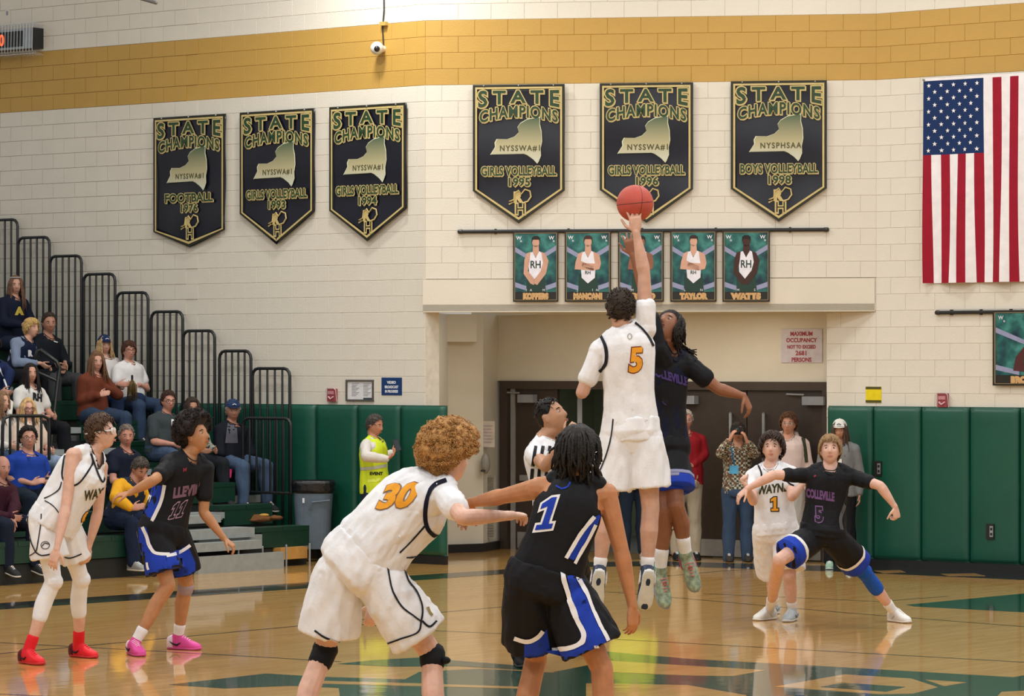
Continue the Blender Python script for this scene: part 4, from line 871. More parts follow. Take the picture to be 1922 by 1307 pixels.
ONE = [(-.17, .02), (.19, .02), (.19, .13), (.09, .13), (.09, .70), (-.03, .70), (-.20, .58), (-.20, .47), (-.06, .52), (-.06, .13), (-.17, .13)]
ONEO = [(-.22, -.03), (.24, -.03), (.24, .18), (.14, .18), (.14, .75), (-.05, .75), (-.25, .61), (-.25, .40), (-.11, .45), (-.11, .18), (-.22, .18)]
class Person:
    def __init__(s, label, Y, H, yaw, pel, nek, head, j=None, skin_='#c99678', hair_=('short', '#2a1d14'), pose='stand', bulk=1.0, lean=0, spine=0, group=None, vox=.0065, ratio=.4, hands=(1, 1), curl=(.3, .3), spread=(.12, .12), thumbs=(.8, .8), legs=True, brows=None, gender='m', face=True, hopt={}, mouth=None, eye='#2c1c12'):
        j = j or {}; s.S = Sk(Y, H, yaw, pel, nek, head, j, pose, bulk, lean, spine); S = s.S; J = S.J
        base = (J['aL'] + J['aR']) / 2; base.z = min(J['aL'].z, J['aR'].z) - .09
        if pose == 'sit': base = J['pel'].copy(); base.z -= .1
        s.root = empty('person', base, label, 'person', group); s.vox = vox; s.ratio = ratio; s.seed = abs(hash(label)) % 97 if False else sum(map(ord, label)) % 97; s.H = H
        me = remesh(S.body(hands, legs, curl, spread, thumbs), vox, 2, ratio, 'body'); me.materials.append(skin(skin_)); s.bodyo = link('body', me.copy(), s.root); s.bodyw = me; s.sk = skin_
        s.tree = {'body': s.bvh(me)}; hd = S.head
        if face and not (120 < abs(head[2]) < 240):
            ew, ed = M('#b9aca2', .3, 'eye'), M(eye, .2, 'eye'); k = hd.k
            for sg in (-1, 1):
                m = MB(); c = hd(sg * .031, .0735, .004); m.ball(c, (.0135 * k, .0125 * k, .0075 * k), 12, 0, hd.ax()); m.ball(c + hd.f * .0062 * k, (.0070 * k, .0072 * k, .0066 * k), 10, 1, hd.ax()); m.build('eye', [ew, ed], s.bodyo, smooth=True)
                m = MB(); m.tube([hd(sg * .015, .088, .0215), hd(sg * .029, .0865, .0265), hd(sg * .046, .074, .021)], [.0036 * k, .0046 * k, .0026 * k], 6); m.build('eyebrow', hairm(brows or dark(hair_[1], .55)), s.bodyo, smooth=True)
            lp = [c * f for c, f in zip(lin(skin_), (.82, .52, .5))]; lh = '#%02x%02x%02x' % tuple(int(255 * (1.055 * c ** (1 / 2.4) - .055)) if c > .0031 else int(255 * 12.92 * c) for c in lp)
            m = MB(); g = .008 if mouth == 'open' else 0.0
            m.tube([hd(-.024, .0885, -.064), hd(-.010, .0965, -.0615 + g * .3), hd(.010, .0965, -.0615 + g * .3), hd(.024, .0885, -.064)], [.0015 * k, .0036 * k, .0036 * k, .0015 * k], 6); m.tube([hd(-.022, .089, -.067), hd(0, .0965, -.0715 - g), hd(.022, .089, -.067)], [.0015 * k, .0042 * k, .0015 * k], 6)
            m.build('mouth', M(lh, .45, 'skin'), s.bodyo, smooth=True)
            if mouth == 'open': MB().ball(hd(0, .092, -.067), (.012 * k, .006 * k, .005 * k), 8, 0, hd.ax()).build('open_mouth', M('#3a1414', .5, 'skin'), s.bodyo, smooth=True)
        if hair_:
            h = hair(hair_[0], hd, s.seed, **hopt); me2 = h.mesh('hair', [hairm(hair_[1])], True); link('hair', me2, s.root)
    collar = None
    def bvh(s, me):
        return BVHTree.FromPolygons([v.co.copy() for v in me.vertices], [tuple(p.vertices) for p in me.polygons])
    def garment(s, mb, name, mat, amp=.006, sc=14, ax=None, vox=None, smooth=3, ratio=None, cutf=None, parent=None):
        me = remesh(mb, vox or s.vox * 1.25, smooth, ratio or min(1, s.ratio * 1.1), name)
        if amp: wrinkle(me, amp, sc, ax, s.seed)
        if cutf:
            c, l, f, u, ra, rb, lim = cutf.par; tr = s.bvh(me); ring = []
            for k in range(26):
                t = 2 * math.pi * k / 26; last = None
                for j in range(3, 11):
                    q = c + (l * (math.cos(t) * ra) + f * (math.sin(t) * rb)) * (j / 10) + u * .10; h = tr.ray_cast(q, -u, .25)
                    if h[0] is None: continue
                    z = (h[0] - c).dot(u)
                    if z < -lim * (1 if math.sin(t) > 0 else .35) - .004: break
                    last = h[0]
                if last is not None: ring.append(last + u * .001)
            for _ in range(4): ring = [(ring[i - 1] + ring[i] * 2 + ring[(i + 1) % len(ring)]) / 4 for i in range(len(ring))]
            cut(me, cutf)
            if len(ring) > 14: MB().tube(ring + [ring[0], ring[1]], .0048, 6, cap=False).build('collar', s.collar or mat, parent or s.root, smooth=True)
        me.materials.append(mat); s.tree[name] = s.bvh(me); return link(name, me, parent or s.root)
    def neckcut(s, deep=.05, r=.040):
        S = s.S; H = s.H; c = S.J['nek'] + S.fc * .020 * H + S.up * .01 * H; f = S.fc; u = S.up; l = S.lc
        def fn(p):
            q = p - c; a = q.dot(l) / (r * H); b = q.dot(f) / ((r + .012) * H); z = q.dot(u)
            return a * a + b * b < 1 + .0 * z and z > -deep * H * (1 if q.dot(f) > 0 else .35)
        fn.par = (c, l, f, u, r * H, (r + .012) * H, deep * H)
        return fn
    def tank(s, mat, hem=-.10, inf=.014, name='jersey', deep=.055, amp=.005, ax=None, sc=14, sag=0.0):
        S = s.S; H = s.H; pr = [(hem, .100, .074), (.02, .099, .073), (.15, .0955, .069), (.35, .088, .064), (.55, .0895, .065), (.68, .092, .068), (.76, .089, .069), (.82, .079, .069), (.88, .071, .065), (.94, .066, .058), (.985, .057, .050), (1.015, .046, .042)]
        mb = MB(); S.torso(mb, inf, prof=pr, e=.85)
        if sag: mb.loft([(S.tors(t)[0] + S.fc * sag * g_, S.tors(t)[1] * (w * H + inf), S.tors(t)[2] * (d * H + inf)) for (t, w, d), g_ in zip(pr[:9], (.5, .6, .8, 1, 1.1, 1.1, .9, .5, 0))], 22, .9)
        for k_ in ('sL', 'sR'): a = S.tors(1.0)[0]; b = S.tors(.955)[0].lerp(S.J[k_] + S.up * .02 * H, .66); mb.tube([a, b + S.up * .006 * H], [.042 * H, .030 * H], 10)
        return s.garment(mb, name, mat, amp, sc, ax, cutf=s.neckcut(deep))
    def shirt(s, mat, slv=.5, hem=-.10, inf=.014, name='shirt', loose=.012, amp=.007, neck=True, cuffs=None, sc=12, deep=.03, r=.038, both=True, wd=1.0):
        S = s.S; H = s.H; pr = [(hem, .102, .076), (.02, .102, .075), (.2, .097, .070), (.4, .091, .066), (.6, .093, .068), (.76, .098, .071), (.86, .099, .068), (.93, .086, .060), (.985, .062, .050), (1.02, .048, .044)]
        mb = MB(); S.torso(mb, inf, prof=pr, e=.88, wd=wd)
        for q in 'LR':
            sh = S.J['s' + q]; mb.ball(sh, .0335 * H + inf * .8, 12); mb.tube([S.tors(.82)[0].lerp(sh, .45), sh], [.043 * H + inf * .6, .034 * H + inf * .8], 10); mb.tube([S.tors(1.0)[0], S.tors(.98)[0].lerp(sh, .55) + S.up * .012 * H, sh + S.up * .008 * H], [.034 * H + inf * .5, .028 * H + inf * .6, .026 * H + inf * .6], 10)
            t = slv[0 if q == 'L' else 1] if hasattr(slv, '__len__') else slv
            s.S.limb(mb, 's' + q, 'e' + q, ARM1, inf * .8, 0, min(1, t), add=lambda x, t=t: loose * x / max(t, .3))
            if t > 1: s.S.limb(mb, 'e' + q, 'w' + q, ARM2, inf * .7 + .002, 0, t - 1, add=lambda x: loose * (1 - x * .6))
        return s.garment(mb, name, mat, amp, sc, cutf=s.neckcut(deep, r) if neck else None)
    def shorts(s, mat, ln=.82, inf=.016, flare=.030, waist=.10, name='shorts', amp=.009, sc=11, back=0.0, seat=False):
        S = s.S; H = s.H; mb = MB(); pr = ([(-.23, .060, .050), (-.17, .092, .076)] if seat else [(-.22, .062, .050), (-.14, .088, .060)]) + [(-.08, .104, .068 if not seat else .078), (.0, .103, .077), (waist, .098, .072)]
        S.torso(mb, inf, prof=pr)
        for q in 'LR':
            a, b = S.J['h' + q], S.J['k' + q]; mb.ball(a, .056 * H + inf, 12)
            N = 8; pts = [a.lerp(b, ln * i / (N - 1)) - S.fw * back * i / N for i in range(N)]; mb.tube(pts, [(.056 + (.0) * i) * H + inf + flare * (i / (N - 1)) ** .8 for i in range(N)], 16, cap=False)
        o = s.garment(mb, name, mat, amp, sc, ax=(S.J['kL'] - S.J['hL']).normalized(), smooth=7); return o
    def band(s, q, t0, t1, mat, name, inf=.016, flare=.03, ln=.82, ex=.006, back=0.0, parent=None, g='shorts'):
        S = s.S; H = s.H; a, b = S.J['h' + q], S.J['k' + q]; d = (b - a).normalized(); e1 = d.orthogonal().normalized(); e2 = d.cross(e1); n = 36; rows = max(3, int((t1 - t0) * (b - a).length / .012)); v = []; f = []; tr = s.tree[g]
        for i in range(rows + 1):
            t = t0 + (t1 - t0) * i / rows; c = a.lerp(b, min(t, ln - .03)); c2 = a.lerp(b, t); rr = []
            for k in range(n):
                th = 2 * math.pi * k / n; u = e1 * math.cos(th) + e2 * math.sin(th); h = tr.ray_cast(c, u, .22); rr.append(h[3] if h[0] is not None else .056 * H + inf + flare)
            md = sorted(rr)[n // 2]; rr = [min(x, md * 1.45) for x in rr]
            for k in range(n): v.append(c2 + (e1 * math.cos(2 * math.pi * k / n) + e2 * math.sin(2 * math.pi * k / n)) * (rr[k] + ex))
        for i in range(rows):
            for k in range(n): k2 = (k + 1) % n; f.append((i * n + k, i * n + k2, (i + 1) * n + k2, (i + 1) * n + k))
        f.append(tuple(range(rows * n, rows * n + n))); MB().add(v, f).build(name, mat, parent or s.root, smooth=True)
    def pants(s, mat, inf=.014, name='trousers', leg=.030, amp=.008, waist=.12):
        S = s.S; H = s.H; mb = MB(); S.torso(mb, inf, prof=[(-.17, .085, .072), (-.08, .100, .078), (.0, .1, .075), (waist, .095, .070)])
        for q in 'LR':
            mb.ball(S.J['h' + q], .055 * H + inf, 12); S.limb(mb, 'h' + q, 'k' + q, LEG1, inf + .004); S.limb(mb, 'k' + q, 'a' + q, LEG2, inf + .008, 0, .98, add=lambda x: .012 * x, calf=True)
        return s.garment(mb, name, mat, amp, 12, ax=(0, 0, 1))
    def tights(s, mat, q, t1=.5, t0=.0, name='tights', inf=.006):
        S = s.S; mb = MB(); S.limb(mb, 'h' + q, 'k' + q, LEG1, inf, t0); S.limb(mb, 'k' + q, 'a' + q, LEG2, inf, 0, t1, calf=True); kk = S.J['k' + q]; mb.ball(kk + S.fw * .008, .036 * S.H + inf, 12); return s.garment(mb, name, mat, .0015, 30)
    def legband(s, q, seg, t0, t1, mat, name, inf=.008):
        S = s.S; mb = MB(); ka, kb, pr = (('h', 'k', LEG1) if seg == 1 else ('k', 'a', LEG2)); S.limb(mb, ka + q, kb + q, pr, inf, t0, t1, calf=seg == 2, n=20); mb.build(name, mat, s.root, smooth=True)
    def feet(s, mats, sock=None, sock_t=.78, high=False, lacec='#e8e8e8', name='shoe', solec='#e6e6e6', only='LR', sinf=.006):
        S = s.S; k = s.H / 1.82
        for q in only:
            a, t = S.J['a' + q], S.J['t' + q]; shin = (S.J['k' + q] - a).normalized(); d = (t - a); 
            grounded = a.z < .16
            if grounded: d.z = 0; d.normalize(); up = Z
            else: d.normalize(); up = (shin - d * shin.dot(d)).normalized()
            if grounded: d.z = 0; d.normalize(); o = Vector((a.x, a.y, .0))
            else: o = a - up * .085 * k
            if grounded and a.z > .13: o.z = a.z - .085 * k
            sd = up.cross(d); root = empty('shoe', o); root.parent = s.root; root.location = o - s.root.location
            C = lambda x, hw, h: (o + d * x * k + up * h * k / 2, sd * hw * k, up * h * k / 2)
            m = MB(); m.loft([C(-.085, .020, .07), C(-.076, .034, .092), C(-.04, .042, .110), (o + d * .0 + up * .058 * k, sd * .044 * k, up * .060 * k), C(.04, .045, .116), C(.08, .048, .096), C(.12, .051, .076), C(.16, .050, .062), C(.19, .040, .052), C(.210, .020, .038)], 18, .75)
            top = .22 if high else .135; ta = a + (shin * (top - .085) * k); m.tube([o + up * .05 * k, a, ta], [.044 * k, .046 * k, (.044 if not high else .047) * k], 14)
            me = remesh(m, .007, 3, .28, 'upper'); me.materials.append(mats[0]); link('upper', me, root)
            C2 = lambda x, hw, z0, z1: (o + d * x * k + up * (z0 + z1) / 2 * k, sd * hw * k, up * (z1 - z0) / 2 * k)
            m = MB(); m.loft([C2(-.086, .012, .004, .026), C2(-.078, .031, 0, .030), C2(-.04, .040, 0, .028), C2(.03, .040, 0, .024), C2(.11, .050, 0, .022), C2(.16, .050, 0, .022), C2(.195, .040, .003, .024), C2(.216, .016, .010, .026)], 16, .6); m.build('sole', M(solec, .5, 'rubber'), root, smooth=True)
            if len(mats) > 2:
                m = MB(); m.loft([C(-.089, .018, .085), C(-.078, .037, .100), C(-.05, .045, .114), C(-.02, .0475, .112)], 18, .75); m.build('heel_counter', mats[2], root, smooth=True)
            lm = M(lacec, .6, 'cord')
            for i in range(5):
                x = .040 + .019 * i; z = (float(np.interp(x, [.04, .08, .12], [.116, .096, .076])) + .003) * k; m = MB(); p = o + d * x * k + up * z; w_ = (.027 - .001 * i) * k; m.tube([p - sd * w_ - up * .012, p + up * .002, p + sd * w_ - up * .012], .0042, 5); m.build('lace', lm, root)
            if len(mats) > 1:
                for sg in (-1, 1):
                    p = o + up * .045 * k + sd * sg * .0475 * k; pts = [p + d * .055 * k + up * .012 * k + sd * sg * .002, p + d * .02 * k - up * .008 * k, p - d * .01 * k - up * .0 * k, p - d * .045 * k + up * .020 * k]; MB().tube(pts, [.003, .008, .007, .002], 6).build('side_mark', mats[1], root)
            if sock: m = MB(); S.limb(m, 'k' + q, 'a' + q, LEG2, sinf, sock_t, 1.0, n=16); m.build('sock', sock, s.root, smooth=True)
    # ---- flat things laid onto a garment along the line of sight
    def onto(s, g, px, py, off, tol=.09):
        c = Vector((0, 0, CH)); d = (P(px, py, 1.0) - c).normalized(); best = None
        for gg in g.split('+'):
            t = s.tree[gg].ray_cast(c, d)
            if t[0] is not None and (best is None or t[3] < best[3]): best = t
        if best:
            n = best[1] if best[1].dot(d) < 0 else -best[1]; return best[0] + n * off
        for gg in g.split('+'):
            r = s.tree[gg].find_nearest(P(px, py, s.S.J['pel'].y))
            if r[0] is not None:
                pr = r[0]; x = CX + pr.x / pr.y * F; y = HZ - (pr.z - CH) / pr.y * F
                if math.hypot(x - px, y - py) / F * pr.y < tol * .6: return pr - d * off
        return None
    def patch(s, g, polys, mat, name, off=.004, step=6.0):
        b = bmesh.new()
        for q in polys:
            vs = [b.verts.new((x, y, 0)) for x, y in q]; b.faces.new(vs)
        bmesh.ops.triangulate(b, faces=b.faces); s._drape(b, g, mat, name, off, step)
    def ribbon(s, g, pts, wpx, mat, name='trim', off=.005, closed=False, step=4.0):
        pts = [Vector((x, y)) for x, y in pts]
        if closed: pts.append(pts[0])
        q = []
        # smooth by Catmull-Rom
        P_ = [pts[0]] + pts + [pts[-1]]
        for i in range(1, len(P_) - 2):
            a, b_, c, d = P_[i - 1], P_[i], P_[i + 1], P_[i + 2]; n = max(2, int((c - b_).length / step))
            for k in range(n): t = k / n; q.append(.5 * ((2 * b_) + (c - a) * t + (2 * a - 5 * b_ + 4 * c - d) * t * t + (3 * b_ - a - 3 * c + d) * t ** 3))
        q.append(pts[-1]); m = MB(); v = []; ok = []
        for i, p in enumerate(q):
            t = (q[min(i + 1, len(q) - 1)] - q[max(0, i - 1)]); 
            if t.length < 1e-6: t = Vector((1, 0))
            t.normalize(); n = Vector((-t.y, t.x)) * wpx / 2; a = s.onto(g, p.x + n.x, p.y + n.y, off); c = s.onto(g, p.x - n.x, p.y - n.y, off); ok.append(a is not None and c is not None); v += [a or Vector((0, 0, 0)), c or Vector((0, 0, 0))]
        f = [(2 * i, 2 * i + 1, 2 * i + 3, 2 * i + 2) for i in range(len(q) - 1) if ok[i] and ok[i + 1] and (v[2 * i] - v[2 * i + 2]).length < .12]
        if f:
            vs = sorted({i for t in f for i in t}); mp = {o: i for i, o in enumerate(vs)}; m.add([v[i] for i in vs], [tuple(mp[i] for i in t) for t in f]); m.build(name, mat, s.root, smooth=True)
    def text(s, g, txt, o, ex, ey, mat, name='number', off=.005, bold=.02, step=5.0, sp=1.0):
        """o = baseline centre px; ex, ey = px vectors of one em right / up"""
        v, f = text2d(txt, 1.0, bold, 1.0, sp); b = bmesh.new(); vs = [b.verts.new((o[0] + x * ex[0] + y * ey[0], o[1] + x * ex[1] - y * ey[1], 0)) for x, y in v]
        for t in f:
            try: b.faces.new([vs[i] for i in t])
            except ValueError: pass
        s._drape(b, g, mat, name, off, step)
    def _drape(s, b, g, mat, name, off, step):
        xs = [v.co.x for v in b.verts]; ys = [v.co.y for v in b.verts]
        for lo, hi, ax in ((min(xs), max(xs), 0), (min(ys), max(ys), 1)):
            k = lo + step
            while k < hi:
                co = (k, 0, 0) if ax == 0 else (0, k, 0); no = (1, 0, 0) if ax == 0 else (0, 1, 0)
                bmesh.ops.bisect_plane(b, geom=b.verts[:] + b.edges[:] + b.faces[:], plane_co=co, plane_no=no); k += step
        bmesh.ops.triangulate(b, faces=b.faces); bad = []
        for v in b.verts:
            p = s.onto(g, v.co.x, v.co.y, off)
            if p is None: bad.append(v)
            else: v.co = p
        bmesh.ops.delete(b, geom=bad, context='VERTS'); bmesh.ops.delete(b, geom=[f for f in b.faces if max(e.calc_length() for e in f.edges) > .12], context='FACES')
        if not b.faces: b.free(); return
        me = bpy.data.meshes.new(name); b.to_mesh(me); b.free(); me.materials.append(mat); me.polygons.foreach_set('use_smooth', [True] * len(me.polygons)); link(name, me, s.root)
    def num(s, g, txt, o, ex, ey, fill, edge, bold=.03, out=.05, sp=1.0, name='number'):
        if set(txt) == {'1'}:
            for sh in ([0] if len(txt) == 1 else [-.27, .27]):
                for q, mt, of, nm in ((ONEO, edge, .004, name + '_outline'), (ONE, fill, .0065, name)): s.patch(g, [[(o[0] + (x + sh) * ex[0] + y * ey[0], o[1] + (x + sh) * ex[1] - y * ey[1]) for x, y in q]], mt, nm, of, 5)
            return
        s.text(g, txt, o, ex, ey, edge, name + '_outline', .004, bold + out, sp=sp); s.text(g, txt, o, ex, ey, fill, name, .0065, bold, sp=sp)
    # ---- head wear
    def glasses(s, mat, clear=False, big=1.0):
        hd = s.S.head; k = hd.k; r = empty('glasses', hd.c); r.parent = s.root; r.location = hd.c - s.root.location
        for sg in (-1, 1):
            c = hd(sg * .032, .099, .002); m = MB(); m.tube([c + (hd.l * math.cos(t * .5236) * .024 * big + hd.u * math.sin(t * .5236) * .018 * big) * k for t in range(13)], .0022 * big, 5, cap=False); m.build('rim', mat, r)
            MB().tube([hd(sg * .055, .096, .006), hd(sg * .078, .06, .006), hd(sg * .081, .0, .004)], .002 * big, 5).build('temple', mat, r)
        MB().tube([hd(-.009, .102, .004), hd(.009, .102, .004)], .0022, 5).build('bridge', mat, r)
    def cap(s, mat, brimc=None, mark=None):
        hd = s.S.head; k = hd.k; r = empty('cap', hd.c); r.parent = s.root; r.location = hd.c - s.root.location
        m = MB(); v = []; f = []; n = 32; phs = [20, 26, 34, 42, 50, 60, 70, 80, 89]
        for ph in phs: v += [hd.pt(360 * i / n, ph if 90 < (360 * i / n) < 270 or ph > 30 else ph + 4, .018) for i in range(n)]
        for i in range(len(phs) - 1):
            for q in range(n): q2 = (q + 1) % n; f.append((i * n + q, i * n + q2, (i + 1) * n + q2, (i + 1) * n + q))
        f.append(tuple(range(n))); f.append(tuple(reversed(range((len(phs) - 1) * n, len(phs) * n)))); m.add(v, f); m.build('crown', mat, r, smooth=True)
        m = MB(); A = [hd(math.sin(R(a)) * .074, math.cos(R(a)) * .088, .046) for a in range(-60, 61, 15)]; B = [hd(math.sin(R(a)) * .072, math.cos(R(a)) * .088 + .068 * math.cos(R(a * .9)), .040 - .0 * abs(a)) for a in range(-60, 61, 15)]
        q = A + B[::-1]; m.poly(q, hd.u * .005); m.build('brim', brimc or mat, r)
        MB().ball(hd(0, 0, .136), .006, 8).build('button', mat, r)
        if mark: MB().tube([hd(-.02, .107, .075), hd(0, .110, .085), hd(.02, .107, .075)], .005, 5).build('emblem', mark, r)
# ------------------------------------------------ players
WH = fab('#dfe0e4'); BK = fab('#14151a', .7); NV = fab('#10142a', .75); BLU = fab('#1b3aa6', .7); OR = fab('#e09a2c', .7); TRM = fab('#1a1c24', .7); SOCK = fab('#e4e4e6'); GRT = fab('#3b3a1e', .8)
PUR = fab('#4a3a78', .7); REDE = fab('#8a2f3c', .7); DKB = fab('#1c1c22', .7)
EDG = fab('#2b2620', .8)
PG = 'players'
# A: left, white 0
a = Person('white kit player with clear goggles bending with hands on knees at far left', 26.3, 1.83, 52, (100, 975), (172, 851), (190, 813, 82, 8, 0),
    dict(eR=(124, 951, -.22), wR=(106, 1032, -.34), fR=(94, 1072, -.36), pR=(.2, 1, -.2), eL=(184, 962), wL=(166, 1028), fL=(161, 1062), pL=(-.6, .5, -.3), kR=(100, 1092), aR=(51, 1228, 'g'), tR=(86, 1232, 'g'), kL=(152, 1088), aL=(147, 1216, 'g'), tL=(196, 1220, 'g')),
    skin_='#cfa592', hair_=('short', '#46301f'), spine=.03, group=PG, hopt=dict(length=.045, vol=.024), vox=.006, curl=(.35, .25))
a.shorts(WH, ln=.60, seat=True); a.collar = TRM; a.tank(WH, inf=.018, sag=.075, amp=.008, ax=(.5, 0, .86))
for q in 'LR': a.tights(WH, q, .50)
a.feet([fab('#d8202c', .5), DKB, fab('#5a1218', .5)], SOCK, .80, True, '#e0303a', solec='#c02028')
a.ribbon('jersey', [(131, 842), (122, 856), (118, 878), (117, 893), (122, 905), (135, 912), (150, 905), (165, 885), (174, 868), (170, 852)], 3.2, TRM)
a.ribbon('jersey', [(170, 848), (176, 868), (185, 893), (193, 905), (199, 885), (203, 862)], 3.2, TRM)
a.ribbon('jersey', [(116, 905), (112, 918), (100, 928), (83, 936)], 2, TRM); a.ribbon('jersey', [(84, 940), (100, 950), (112, 965)], 2, TRM)
a.text('jersey', 'WAYN', (180, 936), (15, -2.5), (3.5, 26), GRT, 'lettering', bold=.03); a.num('jersey', '0', (157, 979), (26, -8), (12, 28), OR, EDG, .05, .04)
a.ribbon('shorts', [(54, 958), (52, 985), (58, 1015), (67, 1036)], 2, TRM); a.ribbon('shorts', [(78, 965), (76, 990), (72, 1015), (67, 1036), (46, 1048)], 2, TRM); a.ribbon('shorts', [(67, 1036), (78, 1043), (100, 1040), (112, 1042), (130, 1048), (153, 1040)], 2.4, TRM)
a.ribbon('shorts', [(85 + 8 * math.cos(t), 1024 + 7 * math.sin(t)) for t in [i * .7 for i in range(9)]], 1.3, TRM, 'emblem', closed=True); a.ribbon('shorts', [(79, 1026), (84, 1020), (91, 1022)], 1.6, TRM, 'emblem')
hd = a.S.head; gm = M('#d9dde0', .1, 'clear_plastic'); r = empty('goggles', hd.c); r.parent = a.root; r.location = hd.c - a.root.location
for sg in (-1, 1): c = hd(sg * .034, .093, .004); MB().ball(c, (.029, .009, .021), 14, 0, hd.ax()).build('lens', M('#c9bcb4', .08, 'lens'), r, smooth=True); MB().tube([c + hd.l * math.cos(t * .5236) * .030 + hd.u * math.sin(t * .5236) * .023 for t in range(13)], .0035, 5, cap=False).build('rim', gm, r)
MB().tube([hd(x, y, .008) for x, y in ((.062, .085), (.086, .03), (.088, -.03), (.06, -.10), (0, -.122), (-.06, -.10), (-.088, -.03), (-.086, .03), (-.062, .085))], .006, 6).build('strap', gm, r)
# B: left, dark 11
b = Person('dark kit player with a big dark curly afro crouching on pink shoes at left', 27.2, 1.86, 42, (306, 992), (351, 857), (367, 819, 62, 16, 0),
    dict(sR=(318, 878, '-'), sL=(386, 880, '+'), eR=(288, 902, '-'), wR=(243, 926), fR=(213, 932), pR=(.2, .3, -1), eL=(382, 962), wL=(421, 1012), fL=(448, 1034), pL=(.0, .2, -1), kR=(316, 1100), aR=(250, 1212, 'g'), tR=(272, 1217, 'g'), kL=(350, 1098), aL=(333, 1202, 'g'), tL=(384, 1204, 'g')),
    skin_='#b07d58', hair_=('curly', '#1f1412'), spine=.02, group=PG, hopt=dict(vol=.072, px=3), vox=.006, curl=(.5, .35), bulk=1.0)
b.shorts(BK, ln=.74, seat=True); b.tank(BK, name='jersey', hem=.02); b.shirt(BK, slv=(.62, .62), inf=.010, name='undershirt', deep=.02, r=.036)
b.feet([fab('#d24a94', .5), DKB, fab('#dcc8d2', .5)], SOCK, .74, False, '#f0b8d0', solec='#c84a90')
b.patch('shorts', [[(255, 990), (275, 990), (283, 1020), (292, 1038), (318, 1042), (322, 1064), (318, 1092), (284, 1096), (266, 1080), (258, 1040)]], BLU, 'side_panel', .004)
b.patch('shorts', [[(312, 1042), (340, 1030), (352, 1024), (366, 1056), (366, 1082), (330, 1088), (316, 1070)]], BLU, 'hem_panel', .004)
b.ribbon('shorts', [(268, 990), (276, 1008), (280, 1022), (288, 1036), (300, 1040), (318, 1041)], 6, SOCK, off=.007); b.ribbon('shorts', [(312, 1044), (330, 1040), (345, 1032), (356, 1024)], 6, SOCK, off=.007); b.ribbon('shorts', [(254, 988), (258, 1015), (266, 1045)], 5, SOCK, off=.007)
b.ribbon('shorts', [(277, 1056), (278, 1064), (280, 1070)], 4, SOCK, 'emblem', off=.009)
b.patch('jersey', [[(287, 912), (305, 912), (300, 940), (290, 968), (283, 990), (254, 988), (266, 965), (280, 935)]], BLU, 'side_panel', .004)
b.ribbon('jersey', [(287, 911), (282, 935), (268, 962), (254, 986)], 5, SOCK, off=.007); b.ribbon('jersey', [(309, 911), (303, 940), (292, 965), (281, 988)], 6, SOCK, off=.007)
b.num('jersey', '11', (327, 973), (27, -6), (20, 44), BK, fab('#a88a9c'), .02, .06); b.text('jersey', 'LLEVILL', (352, 930), (17, -3), (3, 26), fab('#77596c'), 'lettering', bold=.06)
b.text('undershirt', 'M', (346, 885), (9, -1), (1, 9), REDE, 'small_mark', bold=.05); b.legband('L', 2, .02, .10, fab('#a08f98'), 'knee_strap', .006)
# G: referee
g = Person('official in a black and white striped shirt looking up behind the near pair', 25.3, 1.97, 62, (1050, 992), (1022, 828), (1034, 783, 66, 26, 0),
    dict(eR=(1024, 876, '-'), wR=(1066, 822, '-'), fR=(1085, 790), pR=(.3, 1, .2), eL=(1062, 890, '+'), wL=(1082, 930), fL=(1090, 960), kR=(1018, 1112), aR=(975, 1232, 'g'), tR=(1000, 1244, 'g'), kL=(1092, 1090), aL=(1096, 1210, 'g'), tL=(1112, 1216, 'g')),
    skin_='#b08468', hair_=('fade', '#14100e'), vox=.0075, group=None, curl=(.9, .9))
g.pants(BK); g.shirt(WH, slv=.35, inf=.012, name='striped_shirt'); g.feet([BK], None, solec='#2a2a2c', lacec='#222222')
for i in range(7): x = 1000 + i * 13; g.ribbon('striped_shirt', [(x + 6, 838), (x, 880), (x - 2, 930), (x + 2, 985)], 6, BK, 'stripe')
# F: dark jumper
fj = Person('dark kit jumper with flying locs and face turned up, behind the white jumper', 23.9, 1.92, -48, (1245, 835), (1248, 662), (1255, 618, -32, 48, 8),
    dict(sR=(1232, 655, '-'), eR=(1214, 560), wR=(1188, 478), fR=(1174, 420), pR=(.2, .9, .2), sL=(1292, 686), eL=(1348, 730), wL=(1396, 744), fL=(1412, 778), pL=(-.3, .3, -.8), hR=(1232, 850), hL=(1258, 848), kL=(1268, 950), aL=(1290, 1050), tL=(1312, 1122, -.1), kR=(1243, 960), aR=(1240, 1080), tR=(1262, 1145, -.1)),
    skin_='#8a5a40', hair_=('locs', '#1a1210'), group=PG, hopt=dict(vol=.018, length=.12), vox=.006, bulk=.86, curl=(.45, .3), spread=(.2, .3))
fj.shorts(BK, ln=.60, flare=.02); fj.tank(NV, name='jersey', hem=.02); fj.shirt(BK, slv=(.55, .6), inf=.010, name='undershirt', deep=.02, r=.036)
fj.feet([M('#8a9a84', .5, 'patterned_fabric', scale=30, amt=.5), fab('#b85a6a'), fab('#3f8f80')], SOCK, .62, False, '#c87a80', solec='#8d8f96')
for q in 'LR': fj.band(q, .50, .70, BLU, 'hem_band', ln=.60, ex=.003); fj.band(q, .46, .52, fab('#8a8fb0'), 'hem_trim', ln=.60, ex=.006)
fj.text('jersey', 'COLLEVILLE', (1256, 714), (13, 4), (-2, 22), PUR, 'lettering', bold=.05); fj.num('jersey', '0', (1249, 757), (28, 6), (-2, 38), DKB, PUR, .03, .06)
hd = fj.S.head
m = MB()
rn = random.Random(4)
